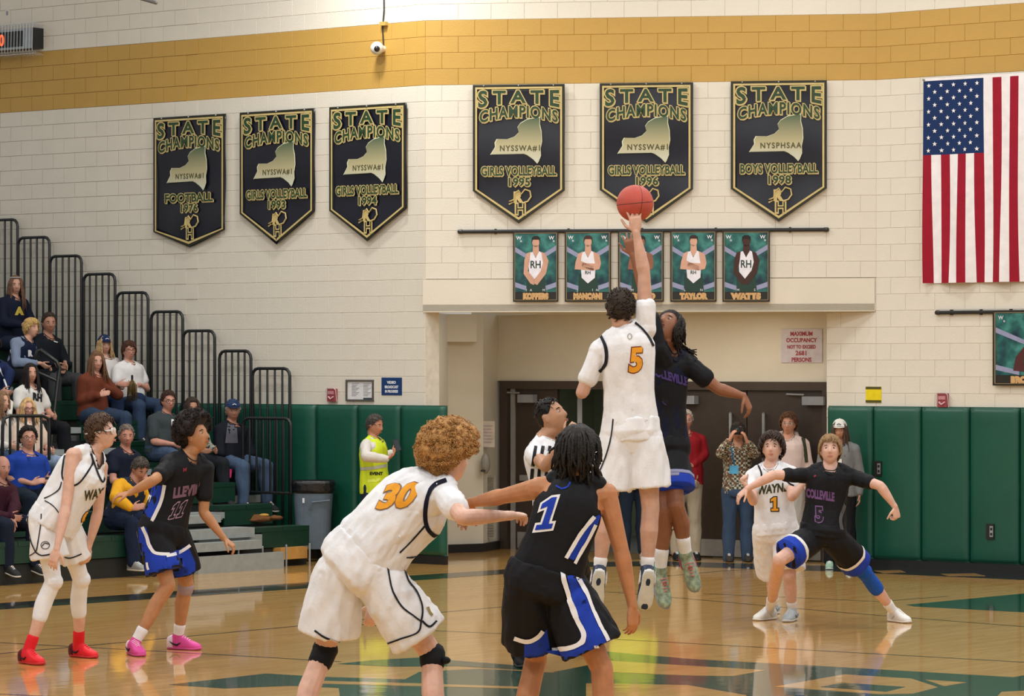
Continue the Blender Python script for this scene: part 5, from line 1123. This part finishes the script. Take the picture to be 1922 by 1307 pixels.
for i in range(16):
    p = P(1266 + rn.uniform(-6, 6), 640 + rn.uniform(-4, 6), 23.9 + rn.uniform(0, .1)); q = P(1284 + rn.uniform(-4, 6), 655 + rn.uniform(-6, 8), 23.9 + rn.uniform(0, .12)); e = P(1302 + rn.uniform(-8, 8), 668 + rn.uniform(-14, 10), 23.9 + rn.uniform(-.05, .15)); m.tube([hd(0, -.07, .03), p, q, e], [.009, .009, .008, .004], 5, cap=False)
link('hair_locs', m.mesh('hair_locs', [hairm('#1a1210')], True), fj.root)
# E: white jumper 5
e = Person('white kit jumper numbered 5 reaching up to tip the basketball', 23.3, 1.95, 174, (1184, 808), (1175, 620), (1165, 581, 172, 4, 0),
    dict(sL=(1125, 660), sR=(1211, 618), eR=(1209, 514), wR=(1194, 436), fR=(1190, 385), pR=(0, 1, .2), eL=(1092, 738), wL=(1108, 712, '+'), fL=(1118, 690, '+'), hL=(1160, 822), hR=(1211, 822), kR=(1221, 955), aR=(1214, 1080), tR=(1206, 1138, .12), kL=(1138, 958), aL=(1124, 1080), tL=(1116, 1140, .12)),
    skin_='#c49a86', hair_=('short', '#2e231b'), group=PG, hopt=dict(length=.02, vol=.011), vox=.0055, bulk=.92, curl=(.4, .16), spread=(.2, .34), thumbs=(.8, 1.1))
e.shorts(WH, ln=.70, flare=.028, waist=.13); e.shirt(WH, slv=(.66, .42), inf=.010, name='undershirt', deep=.02, r=.036, loose=.010); e.tank(WH, inf=.014, name='jersey', deep=.03, hem=.10)
e.feet([fab('#26344a', .5), SOCK], SOCK, .76, False, '#dcdcdc', solec='#cfd0cc')
e.ribbon('jersey+undershirt', [(1127, 630), (1136, 648), (1139, 668), (1136, 686), (1124, 698)], 6, TRM); e.ribbon('jersey+undershirt', [(1192, 606), (1206, 618), (1218, 634), (1226, 650)], 4, TRM); e.ribbon('jersey', [(1129, 700), (1132, 730), (1134, 760), (1136, 782)], 2, TRM)
e.ribbon('shorts', [(1151, 786), (1147, 820), (1138, 855), (1126, 885)], 2.4, TRM)
e.num('jersey', '5', (1192, 697), (52, -3), (5, 62), OR, fab('#7a3a20'), .035, .035); e.ribbon('jersey', [(1182 + 4 * math.cos(t), 632 + 5 * math.sin(t)) for t in [i * .8 for i in range(8)]], 1.3, fab('#8a8478'), 'emblem', closed=True)
# basketball
bc = P(1192, 382, 23.3 + .10); r = empty('basketball', bc, 'orange basketball on the fingertips of the reaching jumper', 'ball')
MB().ball(bc, .127, 48).build('ball', M('#b8493a', .5, 'rubber', bump=.6, bs=260), r, smooth=True)
for ax1, ax2, o in ((Vector((0, 1, 0)), Vector((.1, 0, 1)), 0), (Vector((1, 0, .1)), Vector((0, 1, 0)), 0)):
    MB().tube([bc + Matrix.Rotation(.35, 3, 'Z') @ (ax1.normalized() * math.cos(t * .1963) + ax2.normalized() * math.sin(t * .1963)) * .1265 for t in range(33)], .0022, 5, cap=False).build('seam', BLK, r)
# H: white 1 right
h = Person('white kit player numbered 1 half behind the crouching dark player at right', 30.6, 1.80, -8, (1457, 992), (1446, 877), (1449, 843, -10, 14, 0),
    dict(eR=(1414, 942, '-'), wR=(1402, 914, '-'), fR=(1394, 902), eL=(1486, 934, '-'), wL=(1508, 908), fL=(1524, 900), pL=(-.3, .8, -.4), kR=(1450, 1085), aR=(1452, 1138, 'g'), tR=(1438, 1140, 'g'), kL=(1482, 1082), aL=(1487, 1150, 'g'), tL=(1470, 1154, 'g')),
    skin_='#d0a694', hair_=('messy', '#3a2a22'), group=PG, hopt=dict(length=.06, vol=.034), vox=.0065, curl=(1.1, 1.1))
h.shorts(WH, ln=.86); h.shirt(WH, slv=.5, inf=.009, name='undershirt', deep=.02, r=.036); h.tank(WH, inf=.018)
h.feet([fab('#b7c4cc', .5), fab('#6a7f90')], SOCK, .74, solec='#dcdfe0')
h.ribbon('jersey+undershirt', [(1422, 872), (1428, 884), (1430, 896)], 3, TRM); h.ribbon('jersey+undershirt', [(1433, 868), (1438, 880), (1450, 886)], 3, TRM); h.ribbon('jersey+undershirt', [(1474, 900), (1482, 908), (1490, 912)], 3, TRM)
h.text('jersey', 'WAYNE', (1450, 925), (15.5, -2), (1, 22), GRT, 'lettering', bold=.04); h.num('jersey', '1', (1454, 960), (36, 0), (0, 38), OR, EDG, .05, .04)
# I: dark 5 right
i_ = Person('dark kit player numbered 5 in a wide crouch with a blue knee sleeve', 29.8, 1.86, 2, (1545, 996), (1557, 880), (1558, 846, -6, 14, 0),
    dict(sR=(1513, 893), sL=(1602, 896), eR=(1452, 892, '-'), wR=(1402, 918), fR=(1376, 942), pR=(.2, .4, -1), eL=(1652, 912, '-'), wL=(1680, 952), fL=(1684, 974), pL=(-.6, .7, 0), hR=(1526, 1010), hL=(1566, 1012), kR=(1463, 1052, '-'), aR=(1444, 1148, 'g'), tR=(1411, 1151, 'g'), kL=(1622, 1074), aL=(1680, 1152, 'g'), tL=(1708, 1155, 'g')),
    skin_='#d2a896', hair_=('bowl', '#8d6f4c'), group=PG, hopt=dict(vol=.018), vox=.006, curl=(.9, .3), spine=.02)
i_.shorts(BK, ln=.72, flare=.018); i_.shirt(BK, slv=.62, inf=.009, name='undershirt', deep=.02, r=.038, loose=.006); i_.tank(BK, inf=.014, hem=.02)
i_.feet([fab('#dedcd8', .5), fab('#b8b2ac')], SOCK, .76, solec='#d8d6d0'); i_.tights(fab('#1c53b4'), 'L', .42, .58, 'knee_sleeve', .007)
for q in 'LR': i_.band(q, .56, .73, BLU, 'hem_band', ln=.72, ex=.003); i_.band(q, .49, .55, SOCK, 'hem_trim', ln=.72, ex=.006)
i_.text('jersey', 'COLLEVILLE', (1540, 937), (9.6, 1.5), (0, 22), fab('#6a4a78'), 'lettering', bold=.06); i_.num('jersey', '5', (1538, 979), (30, 2), (-1, 38), DKB, fab('#7a5a8c'), .03, .06)
i_.ribbon('jersey', [(1590, 935), (1583, 955), (1577, 975), (1580, 995)], 6, fab('#55565a'), 'side_trim'); i_.ribbon('undershirt', [(1528, 895), (1532, 893)], 3, REDE, 'small_mark')
# C: near, white 30
c_ = Person('white kit player numbered 30 with big ginger curls, back turned, near left of centre', 19.05, 1.93, 128, (676, 1052), (822, 905), (843, 862, 128, 2, 0),
    dict(sR=(838, 930, '-'), sL=(775, 915, '+'), eR=(868, 972, '-'), wR=(962, 968, -.10), fR=(990, 965, .05), pR=(0, .3, -1), eL=(752, 1040, .35), wL=(704, 1132, .30), fL=(692, 1190, .28), pL=(.1, 1, 0), hL=(634, 1078, .02), hR=(708, 1084, -.05), kL=(610, 1222, .12), aL=(535, 1440, 'g'), tL=(560, 1424, 'g'), kR=(812, 1230, .02), aR=(828, 1442, 'g'), tR=(862, 1428, 'g')),
    skin_='#cfa592', hair_=('curly', '#b0824c'), group=PG, hopt=dict(vol=.078, px=4), vox=.0055, curl=(.5, .5), spine=.05)
c_.shorts(WH, ln=.74, seat=True, flare=.045, inf=.022, amp=.012); c_.shirt(WH, slv=(.55, .55), inf=.012, name='undershirt', deep=.02, r=.036, loose=.014); c_.tank(WH, inf=.020, sag=.07, amp=.010, hem=-.06, ax=(.7, 0, .7), deep=.02)
c_.feet([WH, TRM], SOCK, .75)
c_.ribbon('jersey+undershirt', [(838, 902), (818, 910), (806, 925), (799, 950), (798, 975), (803, 993), (816, 1006), (830, 1008), (840, 998)], 8, NV)
c_.ribbon('jersey', [(800, 984), (786, 1000), (768, 1020), (750, 1038)], 3, TRM); c_.ribbon('jersey', [(822, 1010), (806, 1030), (785, 1044), (762, 1047)], 2.6, TRM)
c_.num('jersey', '30', (738, 952), (66, -5), (30, 60), OR, fab('#8a6a58'), .05, .03)
c_.ribbon('shorts', [(723, 1042), (729, 1075), (738, 1112), (755, 1140), (778, 1158), (792, 1168)], 3.2, TRM); c_.ribbon('shorts', [(757, 1060), (766, 1090), (782, 1112), (792, 1140), (790, 1168), (783, 1188), (750, 1200), (715, 1213)], 3.2, TRM); c_.ribbon('shorts', [(792, 1166), (806, 1177), (819, 1166)], 4, TRM); c_.ribbon('shorts', [(591, 1184), (612, 1198), (640, 1208), (664, 1212)], 3.6, TRM)
c_.ribbon('shorts', [(802, 1140), (806, 1150), (811, 1156)], 5, fab('#8a7a4a'), 'emblem')
c_.legband('L', 1, .97, 1.0, BK, 'knee_strap', .010); c_.legband('L', 2, .02, .10, BK, 'knee_strap', .008); c_.legband('R', 2, -.02, .07, BK, 'knee_strap', .010); kk = c_.S.J['kR']; MB().ball(P(836, 1240, kk.y - .05), (.03, .03, .022), 10).build('strap_knot', BK, c_.root, smooth=True)
# D: near, dark 1
d_ = Person('dark kit player numbered 1 with black locs, back turned, nearest to the viewer', 18.45, 1.90, 162, (1024, 1085), (1084, 905), (1085, 852, 158, 0, 0),
    dict(sL=(1012, 917), sR=(1138, 928), eL=(944, 932, '+'), wL=(884, 944, .50), fL=(853, 1000, .55), pL=(.3, -1, 0), eR=(1166, 1034), wR=(1187, 1140), fR=(1189, 1205), pR=(-.6, .6, 0), hL=(990, 1104), hR=(1062, 1110), kL=(1006, 1238), aL=(962, 1452, 'g'), tL=(955, 1436, 'g'), kR=(1130, 1256), aR=(1146, 1458, 'g'), tR=(1162, 1440, 'g')),
    skin_='#b27a54', hair_=('locs', '#17120f'), group=PG, hopt=dict(vol=.028, length=.10), vox=.0055, curl=(.35, .35), spine=.03)
d_.shorts(BK, ln=.72, seat=True, flare=.045, inf=.022, amp=.010); d_.tank(BK, inf=.012, amp=.005, hem=.03, deep=.02)
d_.feet([BK, SOCK], SOCK, .75)
d_.patch('shorts', [[(1056, 1046), (1075, 1052), (1090, 1080), (1104, 1120), (1118, 1150), (1135, 1190), (1150, 1205), (1156, 1250), (1046, 1264), (1030, 1222), (1080, 1216), (1092, 1200), (1080, 1150), (1066, 1095)]], BLU, 'side_panel', .005)
d_.patch('shorts', [[(985, 1204), (1010, 1198), (1026, 1180), (1032, 1222), (1024, 1240), (1000, 1246), (984, 1232)]], BLU, 'hem_panel', .005)
d_.ribbon('shorts', [(1052, 1048), (1058, 1090), (1070, 1130), (1084, 1165), (1096, 1190), (1092, 1206), (1072, 1216), (1034, 1220)], 9, SOCK, off=.009); d_.ribbon('shorts', [(1076, 1055), (1084, 1085), (1100, 1115), (1112, 1145), (1126, 1175), (1142, 1205)], 7, SOCK, off=.009); d_.ribbon('shorts', [(966, 1198), (990, 1204), (1008, 1196), (1018, 1184)], 8, SOCK, off=.009)
d_.patch('jersey', [[(1076, 1052), (1062, 1045), (1088, 1005), (1110, 972), (1128, 965), (1118, 990), (1098, 1030)]], BLU, 'side_panel', .005)
d_.ribbon('jersey', [(1062, 1048), (1078, 1020), (1094, 995), (1114, 970)], 7, SOCK, off=.009); d_.ribbon('jersey', [(1078, 1058), (1090, 1035), (1104, 1010), (1116, 985)], 6, SOCK, off=.009)
d_.ribbon('shorts', [(1119, 1212), (1121, 1224), (1124, 1236)], 7, SOCK, 'emblem', off=.010)
d_.num('jersey', '1', (1019, 996), (84, -10), (28, 88), BLU, SOCK, .04, .035); d_.ribbon('jersey', [(1044, 912), (1054, 918), (1066, 914), (1070, 906)], 3, BLU, 'emblem')
# ------------------------------------------------ people standing by the doors and the wall
JN = fab('#3b4d66', .9); JD = fab('#1f2a3a', .9)
SV = dict(vox=.0085, ratio=.35)
p = Person('man with a phone in a yellow reflective vest by the green padding', 39.0, 1.73, 62, None, None, (703, 799, 62, -8, 0),
    dict(eR=(686, 857, '-'), wR=(728, 862), fR=(746, 846), pR=(-.3, -.2, 1), eL=(715, 860, '+'), wL=(735, 850), fL=(750, 838), pL=(-.6, -.4, .6)), skin_='#b98068', hair_=('short', '#4a4440'), hopt=dict(vol=.010, length=.02), **SV)
p.pants(JD); p.shirt(fab('#cdc9c2'), slv=1.95, inf=.010, name='white_shirt'); YV = fab('#c9dc2c', .6); p.tank(YV, inf=.026, name='reflective_vest', hem=-.16, deep=.06); p.feet([BK], None)
p.ribbon('reflective_vest', [(662, 880), (690, 880), (715, 876), (733, 873)], 6, fab('#b4b8a8', .4), 'reflective_band'); p.ribbon('reflective_vest', [(668, 870), (672, 850), (680, 822)], 4, fab('#b4b8a8', .4), 'reflective_band'); p.text('reflective_vest', 'EVENT', (706, 892), (8, 0), (0, 8), BK, 'lettering', bold=.05)
p.patch('reflective_vest', [[(690, 900), (714, 898), (714, 904), (690, 906)]], fab('#d8e860'), 'pocket_flap')
ph = P(745, 836, 38.85); r = empty('phone', ph, 'dark mobile phone held up by the man in the yellow vest', 'phone'); A = (Vector((.75, .5, .3)).normalized(), Vector((.5, -.85, 0)).normalized(), Vector((-.3, -.15, .9)).normalized()); MB().box(ph, (.036, .005, .07), A).build('case', M('#1c1e22', .3, 'plastic'), r); MB().box(ph + A[1] * .006, (.032, .001, .064), A).build('screen', M('#39424c', .1, 'glass'), r)
p = Person('man in a dark red pullover and khaki trousers by the brown doors', 40.2, 1.75, 6, None, None, (1287, 790, 6, 2, 0),
    dict(eR=(1262, 850), wR=(1278, 880, '-'), fR=(1288, 872), eL=(1322, 852), wL=(1300, 874, '-'), fL=(1288, 874)), skin_='#c08a78', hair_=('short', '#b4aaa2'), bulk=1.1, hopt=dict(vol=.008, length=.02), **SV)
p.pants(fab('#a89c86', .9), leg=.04); p.shirt(fab('#8c1822', .8), slv=1.9, inf=.014, name='pullover', deep=.035); p.feet([BK], None, solec='#1a1a1a'); p.glasses(STEEL)
p.ribbon('pullover', [(1284, 815), (1287, 840), (1288, 862)], 2.5, fab('#5a1018'), 'zip')
PLD = checks('checked_shirt', '#c9c4ae', '#2c3a36', '#6e4f3a', 38)
p = Person('photographer in a checked shirt and jeans holding a camera to the face', 39.9, 1.67, 2, None, None, (1385, 812, 2, 0, 0),
    dict(eR=(1352, 852, '-'), wR=(1370, 826, '-'), fR=(1378, 806), pR=(.8, .3, 0), eL=(1418, 852, '-'), wL=(1402, 830, '-'), fL=(1396, 810), pL=(-.8, .3, 0)), skin_='#c08a70', hair_=('short', '#3a302a'), hopt=dict(vol=.01), **SV)
p.pants(JN); p.shirt(PLD, slv=1.85, inf=.014, name='checked_shirt', deep=.03); p.feet([fab('#3a3634')], None, solec='#26221f')
p.ribbon('checked_shirt', [(1372, 830), (1374, 850), (1378, 872)], 2.5, fab('#2a6aa0'), 'lanyard'); p.patch('checked_shirt', [[(1370, 874), (1386, 874), (1386, 890), (1370, 890)]], fab('#5ab0dc', .4), 'pass_card', .012)
kc = P(1384, 809, p.S.J['nek'].y - .19); r = empty('photo_camera', kc, 'black camera with a big lens held to the face by the checked shirt man', 'camera'); MB().box(kc, (.07, .03, .045)).build('body', M('#141416', .4, 'plastic'), r); MB().tube([kc, kc - Vector((0, .10, 0))], .038, 18).build('lens_barrel', M('#1c1c1f', .35, 'plastic'), r); MB().ball(kc - Vector((0, .12, 0)), (.032, .008, .032), 14).build('lens_glass', M('#0b0d12', .05, 'glass'), r, smooth=True); MB().box(kc + Z * .05, (.025, .025, .014)).build('viewfinder', BLK, r)
p = Person('young man in a pale pink hoodie with a dark backpack strap', 39.6, 1.76, -12, None, None, (1480, 797, -14, 4, 0), dict(), skin_='#c58f76', hair_=('messy', '#6a4a34'), hopt=dict(vol=.024, length=.04), **SV)
p.pants(fab('#b9b4ac')); p.shirt(fab('#d9c4bd'), slv=1.9, inf=.018, name='hoodie', deep=.03); p.feet([WH], None); p.glasses(STEEL)
c0 = p.S.J['nek'] + Vector((0, .05, .0)); MB().tube([c0 + Vector((-.10, -.07, .0)), c0 + Vector((-.09, .04, .05)), c0 + Vector((0, .08, .07)), c0 + Vector((.09, .04, .05)), c0 + Vector((.10, -.07, .0)), c0 + Vector((0, -.14, -.05))], .035, 10).build('hood', fab('#d9c4bd'), p.root, smooth=True)
p.ribbon('hoodie', [(1507, 822), (1511, 845), (1514, 868)], 6, fab('#3a3c2c'), 'backpack_strap', .012)
p = Person('woman in a white cap and grey cardigan beside the green padding', 38.4, 1.66, -8, None, None, (1576, 808, -10, -4, 0), dict(), skin_='#b98a72', hair_=('long', '#4a3428'), hopt=dict(vol=.012, length=.30), **SV)
p.pants(BK, leg=.01); p.shirt(BK, slv=.4, inf=.008, name='top'); p.shirt(fab('#77797a'), slv=1.9, inf=.020, name='cardigan', neck=True, deep=.12, r=.045, hem=-.16); p.feet([fab('#8fae9a'), BK], None, solec='#d6ddd2'); p.cap(fab('#d9d7d2'), mark=BK)
p.patch('cardigan', [[(1568, 862), (1580, 862), (1580, 876), (1568, 876)]], fab('#dcdcd8'), 'badge', .01)
p = Person('person in a yellow vest and blue jeans seen between the jumpers in the doorway', 40.3, 1.74, 10, None, None, (1190, 788, 10, 0, 0), dict(), skin_='#b98a72', hair_=('short', '#3a2c22'), face=False, vox=.010, ratio=.3)
p.pants(JD); p.shirt(fab('#c9dc2c', .6), slv=1.8, inf=.02, name='vest', hem=-.2); p.feet([WH], None)
# ------------------------------------------------ spectators on the bleachers
FG = 'spectators on the bleachers'
FV = dict(vox=.0095, ratio=.32, pose='sit', group=FG)
def fan(label, head, H, skin_, hair_, top, btm, slv=.5, lean=4, yaw=48, j=None, hopt=None, pel=None, tv=None, shoe='#2a2a2c', dz=.62, name='shirt', deep=.03, inf=.012, **k):
    s = 155.0; hx, hy = head[0], head[1]; pp = hy + .40 * H * s * math.cos(R(lean)); px = (pel[0] if pel else hx - 26 * math.sin(R(lean)) * 1.5); py = pel[1] if pel else pp
    Y = seatY(px, py + 14, dz); kk = dict(FV); kk.update(k)
    p = Person(label, Y, H, yaw, (px, py), None, (hx, hy, head[2], head[3], head[4] if len(head) > 4 else 0), j, skin_=skin_, hair_=hair_, hopt=hopt or {}, lean=lean, **kk)
    if btm: p.pants(fab(btm, .9), name='trousers')
    p.shirt(fab(top) if isinstance(top, str) else top, slv=slv, inf=inf, name=name, deep=deep); p.feet([fab(shoe)], None, solec='#c8c8c4'); return p
LG = dict(length=.26, vol=.014)
f = fan('woman with long brown hair and a headband in a navy sweatshirt, highest fan', (29, 536, 20, 0), 1.68, '#c89a84', ('long', '#6e5240'), '#10182c', '#1a2438', slv=1.9, hopt=dict(length=.34, vol=.014), inf=.018, pel=(22, 640))
f.text('shirt', 'A', (36, 590), (18, 0), (0, 18), fab('#c9b04a'), 'print', bold=.1); hd = f.S.head; MB().tube([hd.pt(t, 48 - 0 * t, .019) for t in range(-100, 101, 20)], .007, 6).build('headband', fab('#a9a8ac'), f.root, smooth=True)
f = fan('man with short dark hair in a black jacket, hands clasped on his knee', (92, 607, 22, -2), 1.80, '#a87a66', ('short', '#3a2c26'), '#0e141c', '#3a3c3e', slv=1.9, hopt=dict(vol=.008, length=.02), j=dict(wR=(104, 682, '-'), fR=(112, 690), wL=(122, 680, '-'), fL=(120, 692)), pel=(84, 706)); f.ribbon('shirt', [(100, 640), (104, 642), (108, 643)], 2, fab('#b9bcc0'), 'small_mark')
f = fan('blond boy with shaggy hair in a navy vest over grey sleeves, leaning forward', (59, 617, 55, 4), 1.62, '#c99a82', ('bowl', '#c2a064'), '#76849c', '#14161c', slv=1.8, lean=22, hopt=dict(vol=.026), j=dict(wR=(76, 682, '-'), fR=(88, 690), wL=(86, 680), fL=(92, 690)), pel=(32, 700))
f.tank(fab('#101a34'), inf=.022, name='vest', deep=.04); f.text('vest', 'U', (26, 668), (14, 4), (-3, 18), WH, 'lettering', bold=.08); f.text('vest', 'R', (56, 668), (11, 0), (0, 14), WH, 'lettering', bold=.1)
f = fan('fan in a navy and white track jacket cut off by the left edge', (-14, 652, 40, 0), 1.74, '#b98a76', ('short', '#2a201a'), '#16244a', '#14161c', slv=1.9, j=dict(eL=(18, 700, '-'), wL=(10, 735, '-')), pel=(-14, 756)); f.ribbon('shirt', [(-2, 690), (8, 712), (18, 745)], 3, WH, 'stripe')
f = fan('smiling woman with long dark hair in a white printed tee', (57, 702, 28, 4), 1.66, '#c08d78', ('long', '#1c1412'), '#cfcdc9', '#14161c', slv=.6, hopt=LG, pel=(58, 796)); f.text('shirt', 'RH', (70, 752), (13, 3), (0, 18), DKB, 'print', bold=.06)
f = fan('young woman in a white hoodie with long light brown hair at the left edge', (2, 755, 60, 0), 1.64, '#c99a82', ('long', '#7a5c44'), '#d0cdc8', '#33435c', slv=1.9, hopt=LG, pel=(-2, 852))
c0 = f.S.J['nek'] + Vector((0, .05, .02)); MB().tube([c0 + Vector((-.11, -.05, .0)), c0 + Vector((-.11, .05, .12)), c0 + Vector((0, .10, .20)), c0 + Vector((.11, .05, .12)), c0 + Vector((.11, -.05, .0))], .035, 10).build('hood', fab('#d0cdc8'), f.root, smooth=True)
f = fan('blonde fan with glasses in a cream top behind the low guard rail', (52, 767, 22, -6), 1.62, '#cf9f8c', ('long', '#c2a070'), '#cdb9a8', '#8fa3bc', slv=.7, hopt=dict(length=.2, vol=.014), pel=(56, 862)); f.glasses(M('#6a3a40', .4, 'plastic'), big=1.3)
for x in (36, 50, 64): f.ribbon('shirt', [(x, 800), (x, 820), (x, 850)], 4, fab('#e2dcd2'), 'stripe')
f = fan('rust cardigan woman with long wavy brown hair and folded arms', (181, 680, 24, 0), 1.68, '#c69582', ('long', '#6e4e36'), '#663322', '#303f56', slv=1.95, hopt=dict(length=.24, vol=.020), j=dict(eR=(152, 752), wR=(186, 742, '-'), fR=(208, 736), eL=(222, 742), wL=(200, 728, '-'), fL=(182, 732)), pel=(174, 776), deep=.09, inf=.018, bulk=1.05); f.feet([fab('#2a2a2c')], None)
f = fan('woman in a navy cap and white top sitting behind the rust cardigan woman', (196, 648, 26, 0), 1.66, '#c59684', ('long', '#b39468'), '#cfccc9', '#1e2c4a', slv=1.8, hopt=dict(length=.18, vol=.012), pel=(202, 742)); f.cap(fab('#182a52'), mark=WH)
f = fan('boy with brown hair and glasses in a white tee beside the navy cap woman', (242, 659, 24, 0), 1.66, '#c28e7a', ('bowl', '#472c20'), '#dad8d8', '#2f3f58', slv=.6, bulk=1.15, hopt=dict(vol=.018), j=dict(wR=(222, 722, '-'), fR=(238, 722), wL=(262, 722, '-'), fL=(246, 724)), pel=(242, 754)); f.glasses(M('#5a1a1c', .4, 'plastic'), big=1.2)
c0 = P(248, 715, f.S.Y - .38); m = MB(); rn = random.Random(3)
for i in range(70): a_ = rn.uniform(0, 6.28); r_ = rn.uniform(.01, .06); strand(m, [c0 + Z * .02, c0 + Vector((r_ * math.cos(a_), r_ * math.sin(a_), -.05)), c0 + Vector((1.3 * r_ * math.cos(a_), 1.3 * r_ * math.sin(a_), -.2 - rn.uniform(0, .08)))], .006)
r = empty('pompom', c0, 'gold and black pompom hanging from the hand of the white tee boy', 'pompom'); link('streamers', m.mesh('streamers', [M('#6a5426', .5, 'foil', scale=60, amt=.6)], True), r)['kind'] = 'stuff'; MB().tube([c0 + Z * .06, c0], .014, 8).build('handle', BLK, r)
f = fan('heavyset woman with glasses in a dark grey tee and jeans', (316, 754, 26, 0), 1.72, '#b98674', ('short', '#3a2620'), '#343c40', '#3c4d66', slv=.75, bulk=1.25, hopt=dict(vol=.012, length=.02), j=dict(wL=(344, 848, '-'), fL=(352, 852)), pel=(304, 846)); f.glasses(BLK, big=1.2); f.text('shirt', 'RH', (330, 800), (14, 2), (0, 16), WH, 'print', bold=.04)
f = fan('fan with dark tied hair in a plaid shirt hidden behind the afro', (360, 766, 20, -6), 1.66, '#a87a64', ('long', '#2e1f1a'), checks('plaid_sleeve', '#16181c', '#4a4f4a', '#8a8c80', 20), '#1c2026', slv=1.8, hopt=dict(length=.12, vol=.02), pel=(356, 862))
f = fan('older man in a navy cap and black jacket over a grey shirt, in jeans', (437, 771, 14, -4), 1.80, '#b3806c', ('short', '#9a928c'), '#101420', '#43556e', slv=1.9, bulk=1.1, hopt=dict(vol=.008, length=.02), pel=(432, 866), inf=.018, deep=.04, j=dict(wR=(412, 858), wL=(455, 858))); f.cap(fab('#1c3054'), mark=WH)
f.patch('shirt', [[(428, 792), (444, 792), (446, 832), (422, 832)]], fab('#55565f'), 'shirt_front', .004)
f = fan('grey-haired man in a navy tee behind the goggled player', (237, 819, 16, -2), 1.80, '#b57f6c', ('short', '#6f655e'), '#0e1628', '#1c2436', slv=.55, hopt=dict(vol=.008, length=.02), pel=(232, 916))
f = fan('dark-haired man with glasses in a royal blue polo holding a phone', (53, 824, 18, 6), 1.82, '#b98874', ('short', '#1a1512'), '#183a92', '#16202e', slv=.6, bulk=1.12, hopt=dict(vol=.018, length=.03), pel=(50, 926), j=dict(eR=(20, 898), wR=(60, 908, '-'), fR=(84, 900), eL=(88, 900), wL=(86, 906, '-'), fL=(96, 900)), yaw=38); f.glasses(M('#5a3034', .4, 'plastic'), big=1.1)
f.patch('shirt', [[(46, 850), (54, 866), (62, 850), (54, 846)]], fab('#122a70'), 'collar', .006); MB().box(P(92, 898, f.S.Y - .36), (.04, .008, .015)).build('held_phone', BLK, f.root)
f = fan('balding old man in a maroon sweater at the lower left edge', (4, 878, 40, -6), 1.76, '#b08070', ('bald', '#a39a92'), '#33101f', '#141c2c', slv=1.9, lean=12, hopt={}, pel=(-8, 975), j=dict(eL=(28, 950, '-'), wL=(22, 975, '-'), fL=(26, 1000)), inf=.018)
f = fan('man looking down in a navy vest with yellow sleeves, sunglasses on his head', (262, 880, 40, -34), 1.78, '#b07e6a', ('short', '#4a433e'), '#d0981e', '#18233a', slv=1.9, lean=14, hopt=dict(vol=.01, length=.02), pel=(226, 972), j=dict(eR=(216, 934, '-'), wR=(248, 955, '-'), fR=(268, 950)), inf=.02, shoe='#8a8c8a')
f.tank(fab('#1c2638'), inf=.030, name='vest', deep=.06); hd = f.S.head; r = empty('sunglasses', hd.c); r.parent = f.root; r.location = hd.c - f.root.location
for sg in (-1, 1): MB().ball(hd(sg * .034, .080, .075), (.027, .008, .016), 10, 0, hd.ax()).build('lens', M('#0c0c0e', .1, 'glass'), r, smooth=True); MB().tube([hd(sg * .06, .07, .078), hd(sg * .088, -.02, .06)], .003, 5).build('temple', BLK, r)
bpy.data.scenes.remove(TMP)
